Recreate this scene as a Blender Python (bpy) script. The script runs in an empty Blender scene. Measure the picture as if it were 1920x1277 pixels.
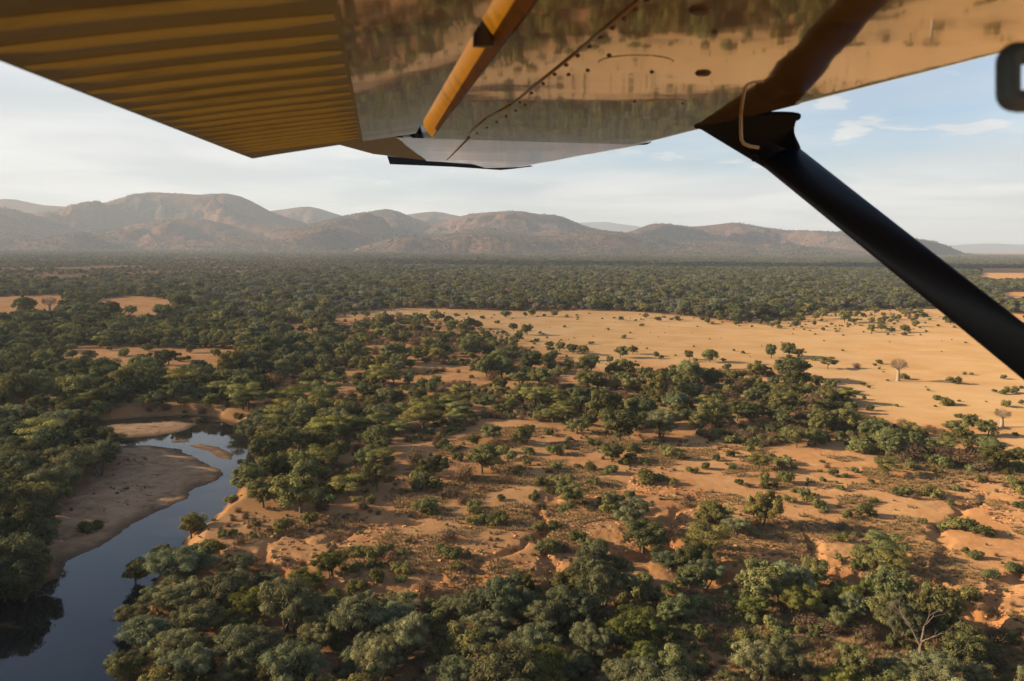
import bpy, math, random
import numpy as np
from mathutils import Matrix, Vector

# ------------------------------------------------------------------ camera
F = 1493.0                      # focal length in pixels of a 1920 px wide picture (28 mm)
CX, CY = 960.0, 638.5
HC = 70.0                       # flying height above the plain
PITCH = math.radians(6.82)
ROLL = math.radians(0.46)
cp, sp = math.cos(PITCH), math.sin(PITCH)
fwd = np.array([0, cp, -sp]); r0 = np.array([1.0, 0, 0]); u0 = np.array([0, sp, cp])
up = math.cos(ROLL) * u0 - math.sin(ROLL) * r0
right = math.cos(ROLL) * r0 + math.sin(ROLL) * u0
CAM = np.array([0, 0, HC])

scene = bpy.context.scene
COL = scene.collection
cam_data = bpy.data.cameras.new('camera')
cam = bpy.data.objects.new('camera', cam_data)
COL.objects.link(cam)
M = Matrix.Identity(4)
for i in range(3):
    M[i][0] = right[i]; M[i][1] = up[i]; M[i][2] = -fwd[i]; M[i][3] = CAM[i]
cam.matrix_world = M
cam_data.sensor_width = 36.0
cam_data.lens = 28.0
cam_data.clip_start = 0.05
cam_data.clip_end = 120000.0
cam_data.dof.use_dof = True
cam_data.dof.focus_distance = 300.0
cam_data.dof.aperture_fstop = 5.6
scene.camera = cam

# ------------------------------------------------------------------ sky, sun, exposure
SUN_EL = math.radians(19.5)
SUN_A = math.radians(1.5)       # the sun stands to the left, slightly ahead
sun_dir = Vector((-math.cos(SUN_A) * math.cos(SUN_EL), math.sin(SUN_A) * math.cos(SUN_EL), math.sin(SUN_EL)))
world = bpy.data.worlds.new('World')
scene.world = world
world.use_nodes = True
wn = world.node_tree; wn.nodes.clear(); wl = wn.links.new
SKY_STRENGTH = 0.076
def wnode(t, **kw):
    n = wn.nodes.new(t)
    for k, v in kw.items(): setattr(n, k, v)
    return n
w_out = wnode('ShaderNodeOutputWorld'); w_bg = wnode('ShaderNodeBackground')
w_bg.inputs['Strength'].default_value = SKY_STRENGTH
w_sky = wnode('ShaderNodeTexSky', sky_type='NISHITA', sun_disc=False, sun_elevation=SUN_EL,
              sun_rotation=math.atan2(sun_dir.x, sun_dir.y), altitude=400.0, air_density=1.0, dust_density=1.6, ozone_density=3.0)
w_tc = wnode('ShaderNodeTexCoord'); w_sep = wnode('ShaderNodeSeparateXYZ')
wl(w_tc.outputs['Generated'], w_sep.inputs[0])
def wmath(op, a, b=None, c=None, clamp=False):
    n = wnode('ShaderNodeMath', operation=op, use_clamp=clamp)
    for i, v in enumerate((a, b, c)):
        if v is None: continue
        if isinstance(v, (int, float)): n.inputs[i].default_value = v
        else: wl(v, n.inputs[i])
    return n.outputs[0]
# the clouds lie on a flat layer seen in perspective
w_den = wmath('ADD', wmath('MAXIMUM', w_sep.outputs['Z'], 0.0), 0.06)
w_cmb = wnode('ShaderNodeCombineXYZ')
wl(wmath('DIVIDE', w_sep.outputs['X'], w_den), w_cmb.inputs[0])
wl(wmath('DIVIDE', w_sep.outputs['Y'], w_den), w_cmb.inputs[1])
def wnoise(scale, detail, rough, off):
    mp = wnode('ShaderNodeMapping'); mp.inputs['Location'].default_value = off
    wl(w_cmb.outputs[0], mp.inputs[0])
    n = wnode('ShaderNodeTexNoise'); n.inputs['Scale'].default_value = scale
    n.inputs['Detail'].default_value = detail; n.inputs['Roughness'].default_value = rough
    n.inputs['Distortion'].default_value = 0.35
    wl(mp.outputs[0], n.inputs['Vector'])
    return n.outputs['Fac']
def wramp(v, a, b, hi=1.0):
    n = wnode('ShaderNodeMapRange', interpolation_type='SMOOTHSTEP')
    n.inputs['From Min'].default_value = a; n.inputs['From Max'].default_value = b; n.inputs['To Max'].default_value = hi
    wl(v, n.inputs['Value'])
    return n.outputs['Result']
veil = wramp(wnoise(0.22, 5, 0.55, (3.1, 1.7, 0)), 0.22, 0.56, 0.94)
puff = wramp(wnoise(1.5, 7, 0.55, (7.3, 0.4, 2.0)), 0.56, 0.65, 0.95)
cov = wmath('MULTIPLY', wmath('MAXIMUM', veil, puff), wmath('SUBTRACT', 1.0, wramp(w_sep.outputs['Z'], .10, .42, .85)))
# a few small separate cumulus low over the horizon
def _dir(px, py):
    v = fwd + right * ((px - CX) / F) + up * (-(py - CY) / F)
    return v / np.linalg.norm(v)
puff_n = wnoise(4.5, 5, 0.6, (2.2, 8.1, 1.0))
for px_, py_, wa, wb, tilt, den in ((1603, 240, .034, .0125, .42, .95), (1255, 292, .030, .010, .1, .6), (1180, 285, .020, .006, .0, .5), (1790, 378, .016, .004, .0, .5), (60, 208, .030, .008, .1, .5), (150, 205, .045, .010, -.15, .4)):
    d0 = _dir(px_, py_); t1 = np.cross(d0, [0, 0, 1.0]); t1 /= np.linalg.norm(t1); t2 = np.cross(t1, d0)
    e1 = t1 * math.cos(tilt) + t2 * math.sin(tilt); e2 = -t1 * math.sin(tilt) + t2 * math.cos(tilt)
    def dotn(e, w):
        n = wnode('ShaderNodeVectorMath', operation='DOT_PRODUCT'); wl(w_tc.outputs['Generated'], n.inputs[0]); n.inputs[1].default_value = tuple(e / w)
        return n.outputs['Value']
    a_, b_ = dotn(e1, wa), dotn(e2, wb)
    r_ = wmath('ADD', wmath('SQRT', wmath('ADD', wmath('MULTIPLY', a_, a_), wmath('MULTIPLY', b_, b_))), wmath('MULTIPLY', wmath('SUBTRACT', puff_n, 0.5), 3.2))
    front = wmath('GREATER_THAN', dotn(d0, 1.0), 0.5)
    cov = wmath('MAXIMUM', cov, wmath('MULTIPLY', front, wmath('MULTIPLY', wmath('SUBTRACT', 1.0, wramp(r_, .45, 1.15)), den)))
w_mix = wnode('ShaderNodeMix', data_type='RGBA')
wl(cov, w_mix.inputs['Factor'])
wl(w_sky.outputs[0], w_mix.inputs['A'])
w_cc = wnode('ShaderNodeMix', data_type='RGBA')
w_cc.inputs['A'].default_value = (4.1, 4.25, 4.3, 1); w_cc.inputs['B'].default_value = (5.3, 5.25, 5.1, 1)
wl(wramp(wnoise(0.7, 4, 0.5, (1.3, 5.4, 4.0)), 0.35, 0.65), w_cc.inputs['Factor'])
wl(w_cc.outputs['Result'], w_mix.inputs['B'])
wl(w_mix.outputs['Result'], w_bg.inputs['Color'])
wl(w_bg.outputs[0], w_out.inputs['Surface'])

sun_l = bpy.data.lights.new('sun', 'SUN')
sun_l.energy = 5.0; sun_l.angle = math.radians(0.5); sun_l.color = (1.0, 0.80, 0.53)
sun = bpy.data.objects.new('sun', sun_l); COL.objects.link(sun)
sun.rotation_euler = sun_dir.to_track_quat('Z', 'Y').to_euler()

scene.view_settings.view_transform = 'Standard'
scene.view_settings.look = 'None'
scene.view_settings.exposure = 1.22
scene.view_settings.gamma = 1.0
scene.view_settings.use_curve_mapping = False
scene.render.engine = 'CYCLES'
cy = scene.cycles
cy.use_denoising = True
cy.max_bounces = 6; cy.diffuse_bounces = 3; cy.glossy_bounces = 3; cy.transmission_bounces = 3
cy.volume_bounces = 0; cy.transparent_max_bounces = 4
cy.sample_clamp_indirect = 6.0

# ------------------------------------------------------------------ projection helpers
def ray(px, py):
    v = fwd + right * ((px - CX) / F) + up * (-(py - CY) / F)
    return v
def at(px, py, z=0.0):
    v = ray(px, py)
    t = (z - HC) / v[2]
    return CAM + v * t
def proj(x, y, z):
    dx, dy, dz = x - CAM[0], y - CAM[1], z - CAM[2]
    w = dx * fwd[0] + dy * fwd[1] + dz * fwd[2]
    w = np.where(np.abs(w) < 1e-3, 1e-3, w)
    u = dx * right[0] + dy * right[1] + dz * right[2]
    v = dx * up[0] + dy * up[1] + dz * up[2]
    return CX + F * u / w, CY - F * v / w, w
def ground_poly(pts, z=0.0):
    return np.array([at(a, b, z)[:2] for a, b in pts])

# ------------------------------------------------------------------ numpy noise and polygons
def _hash(ix, iy, seed):
    h = (ix.astype(np.int64) * 374761393 + iy.astype(np.int64) * 668265263 + seed * 1274126177) & 0x7fffffff
    h = (h ^ (h >> 13)) * 1274126177 & 0x7fffffff
    h = h ^ (h >> 16)
    return (h & 0xffff) / 65535.0
def vnoise(x, y, seed=0):
    ix = np.floor(x); iy = np.floor(y); fx = x - ix; fy = y - iy
    fx = fx * fx * (3 - 2 * fx); fy = fy * fy * (3 - 2 * fy)
    a = _hash(ix, iy, seed); b = _hash(ix + 1, iy, seed); c = _hash(ix, iy + 1, seed); d = _hash(ix + 1, iy + 1, seed)
    return (a * (1 - fx) + b * fx) * (1 - fy) + (c * (1 - fx) + d * fx) * fy
def fbm(x, y, seed=0, octv=4, gain=0.5):
    s = 0; a = 1; t = 0
    for i in range(octv):
        s = s + a * vnoise(x * 2 ** i + 13.7 * i, y * 2 ** i - 7.1 * i, seed + i); t += a; a *= gain
    return s / t
def in_poly(x, y, P):
    ins = np.zeros(x.shape, bool); n = len(P)
    for i in range(n):
        x1, y1 = P[i]; x2, y2 = P[(i + 1) % n]
        if y1 == y2: continue
        c = (y1 > y) != (y2 > y)
        ins ^= c & (x < (x2 - x1) * (y - y1) / (y2 - y1) + x1)
    return ins
def seg_dist(x, y, P, closed=True):
    d = np.full(x.shape, 1e18); n = len(P)
    for i in range(n if closed else n - 1):
        x1, y1 = P[i]; x2, y2 = P[(i + 1) % n]
        ex, ey = x2 - x1, y2 - y1; L = ex * ex + ey * ey + 1e-9
        t = np.clip(((x - x1) * ex + (y - y1) * ey) / L, 0, 1)
        d = np.minimum(d, (x - x1 - t * ex) ** 2 + (y - y1 - t * ey) ** 2)
    return np.sqrt(d)
def sdist(x, y, P):
    d = seg_dist(x, y, P)
    return np.where(in_poly(x, y, P), d, -d)          # positive inside
def sstep(a, b, v):
    t = np.clip((v - a) / (b - a), 0, 1)
    return t * t * (3 - 2 * t)

# ------------------------------------------------------------------ lie of the land
WATER_Z = -3.8
RIVER = ground_poly([(150, 1420), (205, 1292), (240, 1235), (252, 1190), (268, 1140), (285, 1100), (305, 1066), (335, 1045),
    (347, 1010), (385, 985), (415, 960), (437, 928), (455, 903), (480, 868), (482, 840), (464, 808), (440, 793), (400, 783),
    (350, 778), (240, 785), (120, 793), (20, 797), (-200, 801), (-200, 807), (60, 803), (200, 797), (330, 789), (373, 795),
    (345, 809), (300, 817), (216, 824), (221, 836), (285, 835), (335, 842), (372, 862), (415, 880), (418, 890), (400, 905),
    (362, 917), (350, 935), (300, 957), (250, 985), (190, 1025), (150, 1040), (128, 1052), (112, 1085), (60, 1106),
    (0, 1126), (-40, 1180), (-90, 1280), (-160, 1420)], WATER_Z)
ISLANDS = [ground_poly(p, WATER_Z) for p in ([(352, 836), (375, 832), (410, 838), (438, 852), (435, 863), (408, 858), (392, 847)],
                                             [(318, 826), (350, 823), (356, 829), (325, 831)])]
BAR = ground_poly([(-300, 800), (372, 786), (384, 800), (340, 817), (224, 832), (340, 840), (430, 884), (364, 922), (302, 962),
                   (192, 1030), (112, 1078), (60, 1060), (80, 960), (150, 880), (205, 845), (120, 826), (-300, 850)], WATER_Z)
TERRACE = ground_poly([(-400, 1500), (215, 1290), (330, 1068), (430, 1062), (520, 1070), (640, 1100), (760, 1106), (880, 1100), (950, 1114),
    (1040, 1080), (1110, 1050), (1190, 1010), (1235, 985), (1270, 1020), (1330, 1062), (1420, 1062), (1540, 1052), (1620, 1065), (1700, 1085),
    (1780, 1110), (1860, 1150), (1930, 1170), (2400, 1250), (2600, 1800), (-400, 1900)])
GULLIES = [(ground_poly(p), w, d) for p, w, d in (
    ([(1040, 1075), (1012, 1000), (1018, 940), (1060, 915)], 1.6, 2.6),
    ([(1018, 965), (1100, 925), (1190, 915), (1245, 920)], 1.1, 1.4),
    ([(1700, 1085), (1760, 1030), (1800, 965), (1870, 935)], 1.6, 1.8),
    ([(1530, 1052), (1500, 1010), (1440, 985)], 1.6, 1.8),
    ([(1240, 985), (1255, 960), (1290, 930)], 1.3, 1.8),
    ([(660, 1000), (700, 985), (760, 975)], 1.2, 1.1),
    ([(640, 1002), (560, 1010), (480, 1060)], 1.3, 1.6),
    ([(880, 1100), (905, 1050), (960, 1015), (1005, 1000)], 1.3, 1.7),
    ([(1860, 1150), (1880, 1080), (1930, 1040)], 1.8, 2.2),
    ([(1780, 1110), (1720, 1060), (1650, 1010)], 1.2, 1.4))]
def height(x, y):
    x = np.asarray(x, float); y = np.asarray(y, float)
    shp = x.shape; x = x.ravel(); y = y.ravel()
    h = (fbm(x / 60, y / 60, 3, 3) - 0.5) * 1.6 + (fbm(x / 9, y / 9, 11, 3) - 0.5) * 0.16
    near = (np.hypot(x, y) < 1100)
    xn, yn = x[near], y[near]
    hn = h[near]
    # river terrace with a raw eroded edge
    wx = xn + (fbm(xn / 14, yn / 14, 21, 4) - 0.5) * 16; wy = yn + (fbm(xn / 14, yn / 14, 27, 4) - 0.5) * 16
    s = sdist(wx, wy, TERRACE)
    ridg = np.abs(fbm(xn / 7, yn / 7, 35, 4) * 2 - 1)
    edge = np.exp(-(s / 9.0) ** 2)
    drop = sstep(-1.0, 1.6, s + (ridg - 0.35) * 3.0 * edge)
    rough = np.abs(fbm(xn / 2.6, yn / 2.6, 37, 4, .6) * 2 - 1)
    hn = hn - 2.3 * drop - edge * np.clip(0.30 - ridg, 0, 1) * 3.2 - edge * (1 - rough) * .75
    for P, w, d in GULLIES:
        q = seg_dist(wx, wy, P, False)
        w2 = w * (0.15 + 1.3 * fbm(xn / 4, yn / 4, 41, 3))
        hn = hn - .55 * d * (1 - sstep(w2 * 0.3, w2 * 1.6 + .4, q)) * (.5 + .9 * fbm(xn / 7, yn / 7, 45, 3)) - .35 * (1 - rough) * np.exp(-(q / (3 * w)) ** 2)
    hn = np.maximum(hn, WATER_Z + .45)
    # river
    sr = sdist(xn + (fbm(xn / 5, yn / 5, 51, 3) - .5) * 2.5, yn + (fbm(xn / 5, yn / 5, 57, 3) - .5) * 2.5, RIVER)
    for P in ISLANDS:
        si = sdist(xn, yn, P)
        sr = np.where(si > -6, np.minimum(sr, -si), sr)
    bar = sstep(-3, 3, sdist(xn, yn, BAR))
    for P in ISLANDS: bar = np.maximum(bar, sstep(-3, 2, sdist(xn, yn, P)))
    out = np.clip(-sr, 0, None)
    bank = hn * sstep(0.0, 6.5, out) + (WATER_Z + 0.05) * (1 - sstep(0.0, 6.5, out))
    barh = WATER_Z + 0.05 + np.minimum(out * 0.08, 1.6) + (fbm(xn / 6, yn / 6, 61, 3) - .5) * 0.35 * sstep(0, 3, out)
    hb = bank * (1 - bar) + np.minimum(barh, np.maximum(bank, barh * bar + bank * (1 - bar))) * bar
    hn = np.where(sr > 0, WATER_Z - 0.15 - np.minimum(sr * 0.35, 2.0), hb)
    h[near] = hn
    return h.reshape(shp)
def height1(x, y):
    return float(height(np.array([x]), np.array([y]))[0])

# ------------------------------------------------------------------ mesh helper
class MB:
    """collects vertices, faces of any size, a material index and a tint per face, and links them as one mesh"""
    def __init__(s): s.v = []; s.f = []; s.n = 0
    def add(s, verts, faces, mat=0, tint=None):
        verts = np.asarray(verts, np.float32).reshape(-1, 3); faces = np.asarray(faces, np.int64)
        if tint is None: tint = np.ones(len(faces), np.float32)
        s.v.append(verts); s.f.append((faces + s.n, mat, np.broadcast_to(np.asarray(tint, np.float32), (len(faces),))))
        s.n += len(verts)
    def mesh(s, name, mats, smooth=False, extra=None):
        me = bpy.data.meshes.new(name)
        V = np.concatenate(s.v)
        me.vertices.add(len(V)); me.vertices.foreach_set('co', V.ravel())
        idx = np.concatenate([f.ravel() for f, m, t in s.f]).astype(np.int32)
        tot = np.concatenate([np.full(len(f), f.shape[1]) for f, m, t in s.f]).astype(np.int32)
        start = np.concatenate([[0], np.cumsum(tot)[:-1]]).astype(np.int32)
        me.loops.add(len(idx)); me.loops.foreach_set('vertex_index', idx)
        me.polygons.add(len(tot)); me.polygons.foreach_set('loop_start', start)
        me.polygons.foreach_set('material_index', np.concatenate([np.full(len(f), m) for f, m, t in s.f]).astype(np.int32))
        me.update(calc_edges=True)
        if smooth: me.polygons.foreach_set('use_smooth', np.ones(len(tot), bool))
        for m in mats: me.materials.append(m)
        a = me.attributes.new('tint', 'FLOAT', 'FACE')
        a.data.foreach_set('value', np.concatenate([t for f, m, t in s.f]).astype(np.float32))
        return me
    def build(s, name, mats, parent=None, smooth=False):
        if not isinstance(mats, (list, tuple)): mats = [mats]
        o = bpy.data.objects.new(name, s.mesh(name, mats, smooth))
        COL.objects.link(o)
        if parent is not None: o.parent = parent
        return o

def tag(o, label=None, cat=None, group=None, kind=None):
    if label: o['label'] = label
    if cat: o['category'] = cat
    if group: o['group'] = group
    if kind: o['kind'] = kind
    return o

# ------------------------------------------------------------------ materials
def mat(name):
    m = bpy.data.materials.new(name); m.use_nodes = True
    nt = m.node_tree; nt.nodes.clear()
    out = nt.nodes.new('ShaderNodeOutputMaterial')
    return m, nt, out
class NT:
    def __init__(s, nt): s.nt = nt
    def n(s, t, ins=None, **kw):
        n = s.nt.nodes.new(t)
        for k, v in kw.items(): setattr(n, k, v)
        for k, v in (ins or {}).items():
            if isinstance(v, bpy.types.NodeSocket): s.nt.links.new(v, n.inputs[k])
            else: n.inputs[k].default_value = v
        return n
    def math(s, op, a, b=0.0, clamp=False): return s.n('ShaderNodeMath', {0: a, 1: b}, operation=op, use_clamp=clamp).outputs[0]
    def noise(s, vec, scale, detail=4, rough=0.55, dist=0.0):
        return s.n('ShaderNodeTexNoise', {'Vector': vec, 'Scale': scale, 'Detail': detail, 'Roughness': rough, 'Distortion': dist}).outputs['Fac']
    def ramp(s, v, a, b, lo=0.0, hi=1.0):
        return s.n('ShaderNodeMapRange', {'Value': v, 'From Min': a, 'From Max': b, 'To Min': lo, 'To Max': hi}, interpolation_type='SMOOTHSTEP').outputs['Result']
    def mix(s, f, a, b, blend='MIX'):
        n = s.n('ShaderNodeMix', data_type='RGBA', blend_type=blend)
        for k, v in (('Factor', f), ('A', a), ('B', b)):
            if isinstance(v, bpy.types.NodeSocket): s.nt.links.new(v, n.inputs[k])
            else: n.inputs[k].default_value = (v if k == 'Factor' else (*v, 1.0) if len(v) == 3 else v)
        return n.outputs['Result']

def leaf_material(name, inst):
    m, nt, out = mat(name); N = NT(nt)
    if inst: base = N.n('ShaderNodeAttribute', attribute_type='INSTANCER', attribute_name='tone').outputs['Color']
    else: base = N.n('ShaderNodeObjectInfo').outputs['Color']
    t = N.n('ShaderNodeAttribute', attribute_type='GEOMETRY', attribute_name='tint').outputs['Fac']
    dark = N.n('ShaderNodeHueSaturation', {'Hue': 0.485, 'Saturation': 1.05, 'Value': 0.55, 'Color': base}).outputs[0]
    lite = N.n('ShaderNodeHueSaturation', {'Hue': 0.505, 'Saturation': 1.0, 'Value': 1.45, 'Color': base}).outputs[0]
    c = N.mix(t, dark, lite)
    d = N.n('ShaderNodeBsdfDiffuse', {'Color': c}).outputs[0]
    tr = N.n('ShaderNodeBsdfTranslucent', {'Color': N.n('ShaderNodeHueSaturation', {'Hue': 0.49, 'Saturation': 1.1, 'Value': 1.0, 'Color': c}).outputs[0]}).outputs[0]
    mx = N.n('ShaderNodeMixShader', {0: 0.22, 1: d, 2: tr}).outputs[0]
    nt.links.new(mx, out.inputs['Surface'])
    return m
LEAF, LEAF_I = leaf_material('leaf', False), leaf_material('leaf_of_mass', True)

def bark_material(name, c1, c2):
    m, nt, out = mat(name); N = NT(nt)
    g = N.n('ShaderNodeTexCoord').outputs['Object']
    mp = N.n('ShaderNodeMapping', {'Vector': g, 'Scale': (3, 3, 0.6)}).outputs[0]
    c = N.mix(N.noise(mp, 1.5, 5, .6), c1, c2)
    nt.links.new(N.n('ShaderNodeBsdfDiffuse', {'Color': c}).outputs[0], out.inputs['Surface'])
    return m
BARK = bark_material('bark', (0.07, 0.055, 0.04), (0.17, 0.135, 0.10))
BARK_PALE = bark_material('pale_bark', (0.22, 0.16, 0.12), (0.36, 0.28, 0.21))
BARK_DEAD = bark_material('weathered_bark', (0.11, 0.08, 0.06), (0.22, 0.165, 0.12))
TWIG = bark_material('dry_twig', (0.10, 0.07, 0.045), (0.21, 0.145, 0.09))
STRAW = bark_material('straw', (0.19, 0.125, 0.06), (0.33, 0.23, 0.11))

# ------------------------------------------------------------------ plant meshes
def unit(v): return v / (np.linalg.norm(v, axis=-1, keepdims=True) + 1e-9)
def leaf_quads(mb, rng, C, R, n, L, W, tint, up_bias=0.3, droop=None, shell=0.60, jag=0.36):
    """n leaf sprays over each ellipsoid (centres C, radii R): rhombs with scattered normals"""
    k = len(C); tot = k * n
    d = unit(rng.normal(size=(tot, 3))); d[:, 2] += 0.15; d = unit(d)
    rad = shell + (1.08 - shell) * rng.random((tot, 1)) ** 0.6
    rad = np.where(rng.random((tot, 1)) < .20, rad * (1.08 + .5 * rng.random((tot, 1))), rad)
    c = np.repeat(C, n, 0); r = np.repeat(R, n, 0)
    p = c + d * r * rad
    nn = unit(d + rng.normal(size=(tot, 3)) * jag + np.array([0, 0, up_bias]))
    if droop is None: u = unit(np.cross(nn, rng.normal(size=(tot, 3))))
    else:
        flow = d * np.array([1, 1, 0.3]) + np.array([0, 0, droop]) + rng.normal(size=(tot, 3)) * 0.45
        u = unit(flow - nn * np.sum(flow * nn, 1, keepdims=True))
    v = np.cross(nn, u)
    sc = (0.6 + 0.8 * rng.random((tot, 1)))
    a = u * L * 0.5 * sc; b = v * W * 0.5 * sc
    V = np.stack([p - a, p + b, p + a, p - b], 1).reshape(-1, 3)
    f = np.arange(tot * 4).reshape(-1, 4)
    t = np.repeat(tint, n) + rng.normal(size=tot) * 0.13
    mb.add(V, f, 0, np.clip(t, 0, 1))
def tube(mb, pts, rad, sides=6, mi=0):
    pts = np.asarray(pts, float); n = len(pts); V = []; fr = None
    for i in range(n):
        t = unit(pts[min(i + 1, n - 1)] - pts[max(i - 1, 0)])
        if fr is None: fr = unit(np.cross(t, [0.31, 0.9, 0.17]))
        fr = unit(fr - t * (fr @ t)); b = np.cross(t, fr)
        a = np.arange(sides) / sides * 2 * math.pi
        V.append(pts[i] + rad[i] * (np.cos(a)[:, None] * fr + np.sin(a)[:, None] * b))
    V = np.concatenate(V); f = []
    for i in range(n - 1):
        for j in range(sides):
            k = (j + 1) % sides
            f.append((i * sides + j, i * sides + k, (i + 1) * sides + k, (i + 1) * sides + j))
    mb.add(V, f, mi)
    mb.add(V[-sides:], [list(range(sides))], mi)
def limb(mb, rng, p, q, r1, r2, bend=0.12, seg=4, sides=5):
    p = np.asarray(p, float); q = np.asarray(q, float); L = np.linalg.norm(q - p)
    o = rng.normal(size=3) * L * bend; o[2] = abs(o[2]) * 0.4
    t = np.linspace(0, 1, seg + 1)[:, None]
    pts = p + (q - p) * t + o * (4 * t * (1 - t))
    tube(mb, pts, r1 + (r2 - r1) * t[:, 0], sides)
    return pts
def bare_branches(mb, rng, p, d, L, r, depth, sides=5, spread=0.75, twist=0.25, upw=0.15):
    p = np.asarray(p, float); n = 3; pts = [p]; dd = d
    for i in range(n):
        dd = unit(dd + rng.normal(size=3) * twist * 0.5 + np.array([0, 0, upw * .4])); pts.append(pts[-1] + dd * L / n)
    r2 = r * 0.62
    tube(mb, pts, np.linspace(r, r2, n + 1), sides)
    if depth == 0: return
    for k in range(2 if rng.random() < .55 else 3):
        nd = unit(dd + unit(rng.normal(size=3)) * spread + np.array([0, 0, upw]))
        bare_branches(mb, rng, pts[-1], nd, L * (0.62 + .25 * rng.random()), r2 * 0.72, depth - 1, max(3, sides - 1), spread, twist, upw)

def make_leafy(seed, w=12.0, h=10.5, lumps=46):
    rng = np.random.default_rng(seed); leaf = MB(); wood = MB()
    nl = rng.integers(2, 5)
    heads = [np.array([0, 0, h * .55])] + [np.array([math.cos(a) * w * .22, math.sin(a) * w * .22, h * (0.42 + .2 * rng.random())]) for a in rng.random(nl) * 6.28]
    C = []; R = []; T = []
    for i in range(lumps):
        hd = heads[i % len(heads)]
        d = unit(rng.normal(size=3) * [1, 1, 0.8] + [0, 0, .25])
        rr = np.array([w * .27, w * .27, h * .28]) * (0.6 + .65 * rng.random())
        C.append(hd + d * rr); r = w * (0.055 + .075 * rng.random() ** 1.5); R.append([r * (.8 + .5 * rng.random()), r * (.8 + .5 * rng.random()), r * (.6 + .3 * rng.random())]); T.append(0.15 + .7 * rng.random())
    C = np.array(C); R = np.array(R)
    leaf_quads(leaf, rng, C, R, 330, .46, .26, np.array(T), 0.25)
    leaf_quads(leaf, rng, np.array(heads), np.array([[w * .22, w * .22, h * .22]] * len(heads)), 260, .8, .5, np.full(len(heads), .25), 0.2, None, .3)
    top = np.array([rng.normal() * .4, rng.normal() * .4, h * .26])
    limb(wood, rng, (0, 0, -.6), top, w * .035, w * .028, .05, 4, 8)
    for i in range(0, lumps, 3): limb(wood, rng, top, C[i] * [.8, .8, .95], w * .014, w * .004)
    return leaf, wood
def make_feathery(seed, w=16.0, h=12.5, lumps=64):
    rng = np.random.default_rng(seed); leaf = MB(); wood = MB(); C = []; R = []; T = []
    ns = rng.integers(3, 6); a0 = rng.random() * 6.28
    stems = [np.array([math.cos(a0 + i * 6.28 / ns) * w * (.12 + .12 * rng.random()), math.sin(a0 + i * 6.28 / ns) * w * (.12 + .12 * rng.random()), h * (.5 + .2 * rng.random())]) for i in range(ns)]
    for i in range(lumps):
        s = stems[i % ns]; d = unit(rng.normal(size=3) * [1, 1, .75] + [0, 0, .2])
        C.append(s + d * [w * .25, w * .25, h * .27] * (0.55 + .65 * rng.random())); r = w * (.042 + .055 * rng.random() ** 1.4)
        R.append([r * (.8 + .9 * rng.random()), r * (.8 + .9 * rng.random()), r * .75]); T.append(.15 + .7 * rng.random())
    C = np.array(C); R = np.array(R)
    leaf_quads(leaf, rng, C, R, 340, .90, .14, np.array(T), .2, -0.35, .45, .40)
    leaf_quads(leaf, rng, np.array(stems), np.array([[w * .17, w * .17, h * .2]] * ns), 300, 1.0, .3, np.full(ns, .2), .2, None, .3)
    for s in stems:
        p = limb(wood, rng, (rng.normal() * .5, rng.normal() * .5, -.6), s, w * .022, w * .009, .08, 5, 6)
        for k in range(4): limb(wood, rng, p[3], C[rng.integers(lumps)] * [.9, .9, .95] if k > 1 else s + [0, 0, h * .2], w * .009, w * .003)
    return leaf, wood
def make_acacia(seed, w=13.0, h=7.6):
    rng = np.random.default_rng(seed); leaf = MB(); wood = MB(); C = []; R = []; T = []
    n = rng.integers(9, 14)
    for i in range(n):
        a = i * 2.4 + rng.random(); q = math.sqrt((i + .5) / n) * w * .36
        z = h * (.84 - .36 * (q / (w * .5)) ** 2 + .08 * rng.normal())
        r = w * (.13 + .08 * rng.random())
        C.append([math.cos(a) * q, math.sin(a) * q, z]); R.append([r, r * (0.8 + .3 * rng.random()), h * (.055 + .035 * rng.random())]); T.append(.35 + .4 * rng.random())
    for i in range(5):
        a = rng.random() * 6.28; q = w * (.2 + .2 * rng.random())
        C.append([math.cos(a) * q, math.sin(a) * q, h * (.45 + .1 * rng.random())]); r = w * .1; R.append([r, r, h * .06]); T.append(.2)
    C = np.array(C); R = np.array(R)
    leaf_quads(leaf, rng, C, R, 520, .5, .22, np.array(T), 1.1, None, .45, .3)
    top = np.array([rng.normal() * .5, rng.normal() * .5, h * .28])
    limb(wood, rng, (0, 0, -.6), top, w * .026, w * .02, .05, 3, 7)
    for i in range(n): limb(wood, rng, top, C[i] - [0, 0, .1], w * .011, w * .003, .1)
    return leaf, wood
def make_bush(seed, w=4.0, h=2.9):
    rng = np.random.default_rng(seed); leaf = MB(); n = rng.integers(7, 12); C = []; R = []; T = []
    for i in range(n):
        a = rng.random() * 6.28; q = w * .34 * math.sqrt(rng.random()); r = w * (.13 + .1 * rng.random())
        C.append([math.cos(a) * q, math.sin(a) * q, h * (.22 + .42 * rng.random() * (1 - q / w))]); R.append([r, r, r * .85]); T.append(.25 + .5 * rng.random())
    leaf_quads(leaf, rng, np.array(C), np.array(R), 210, .36, .2, np.array(T), .3, None, .4)
    wood = MB()
    for i in range(min(n, 6)): limb(wood, rng, (0, 0, -.3), np.array(C[i]), w * .012, w * .005, .1, 3, 4)
    return leaf, wood
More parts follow.
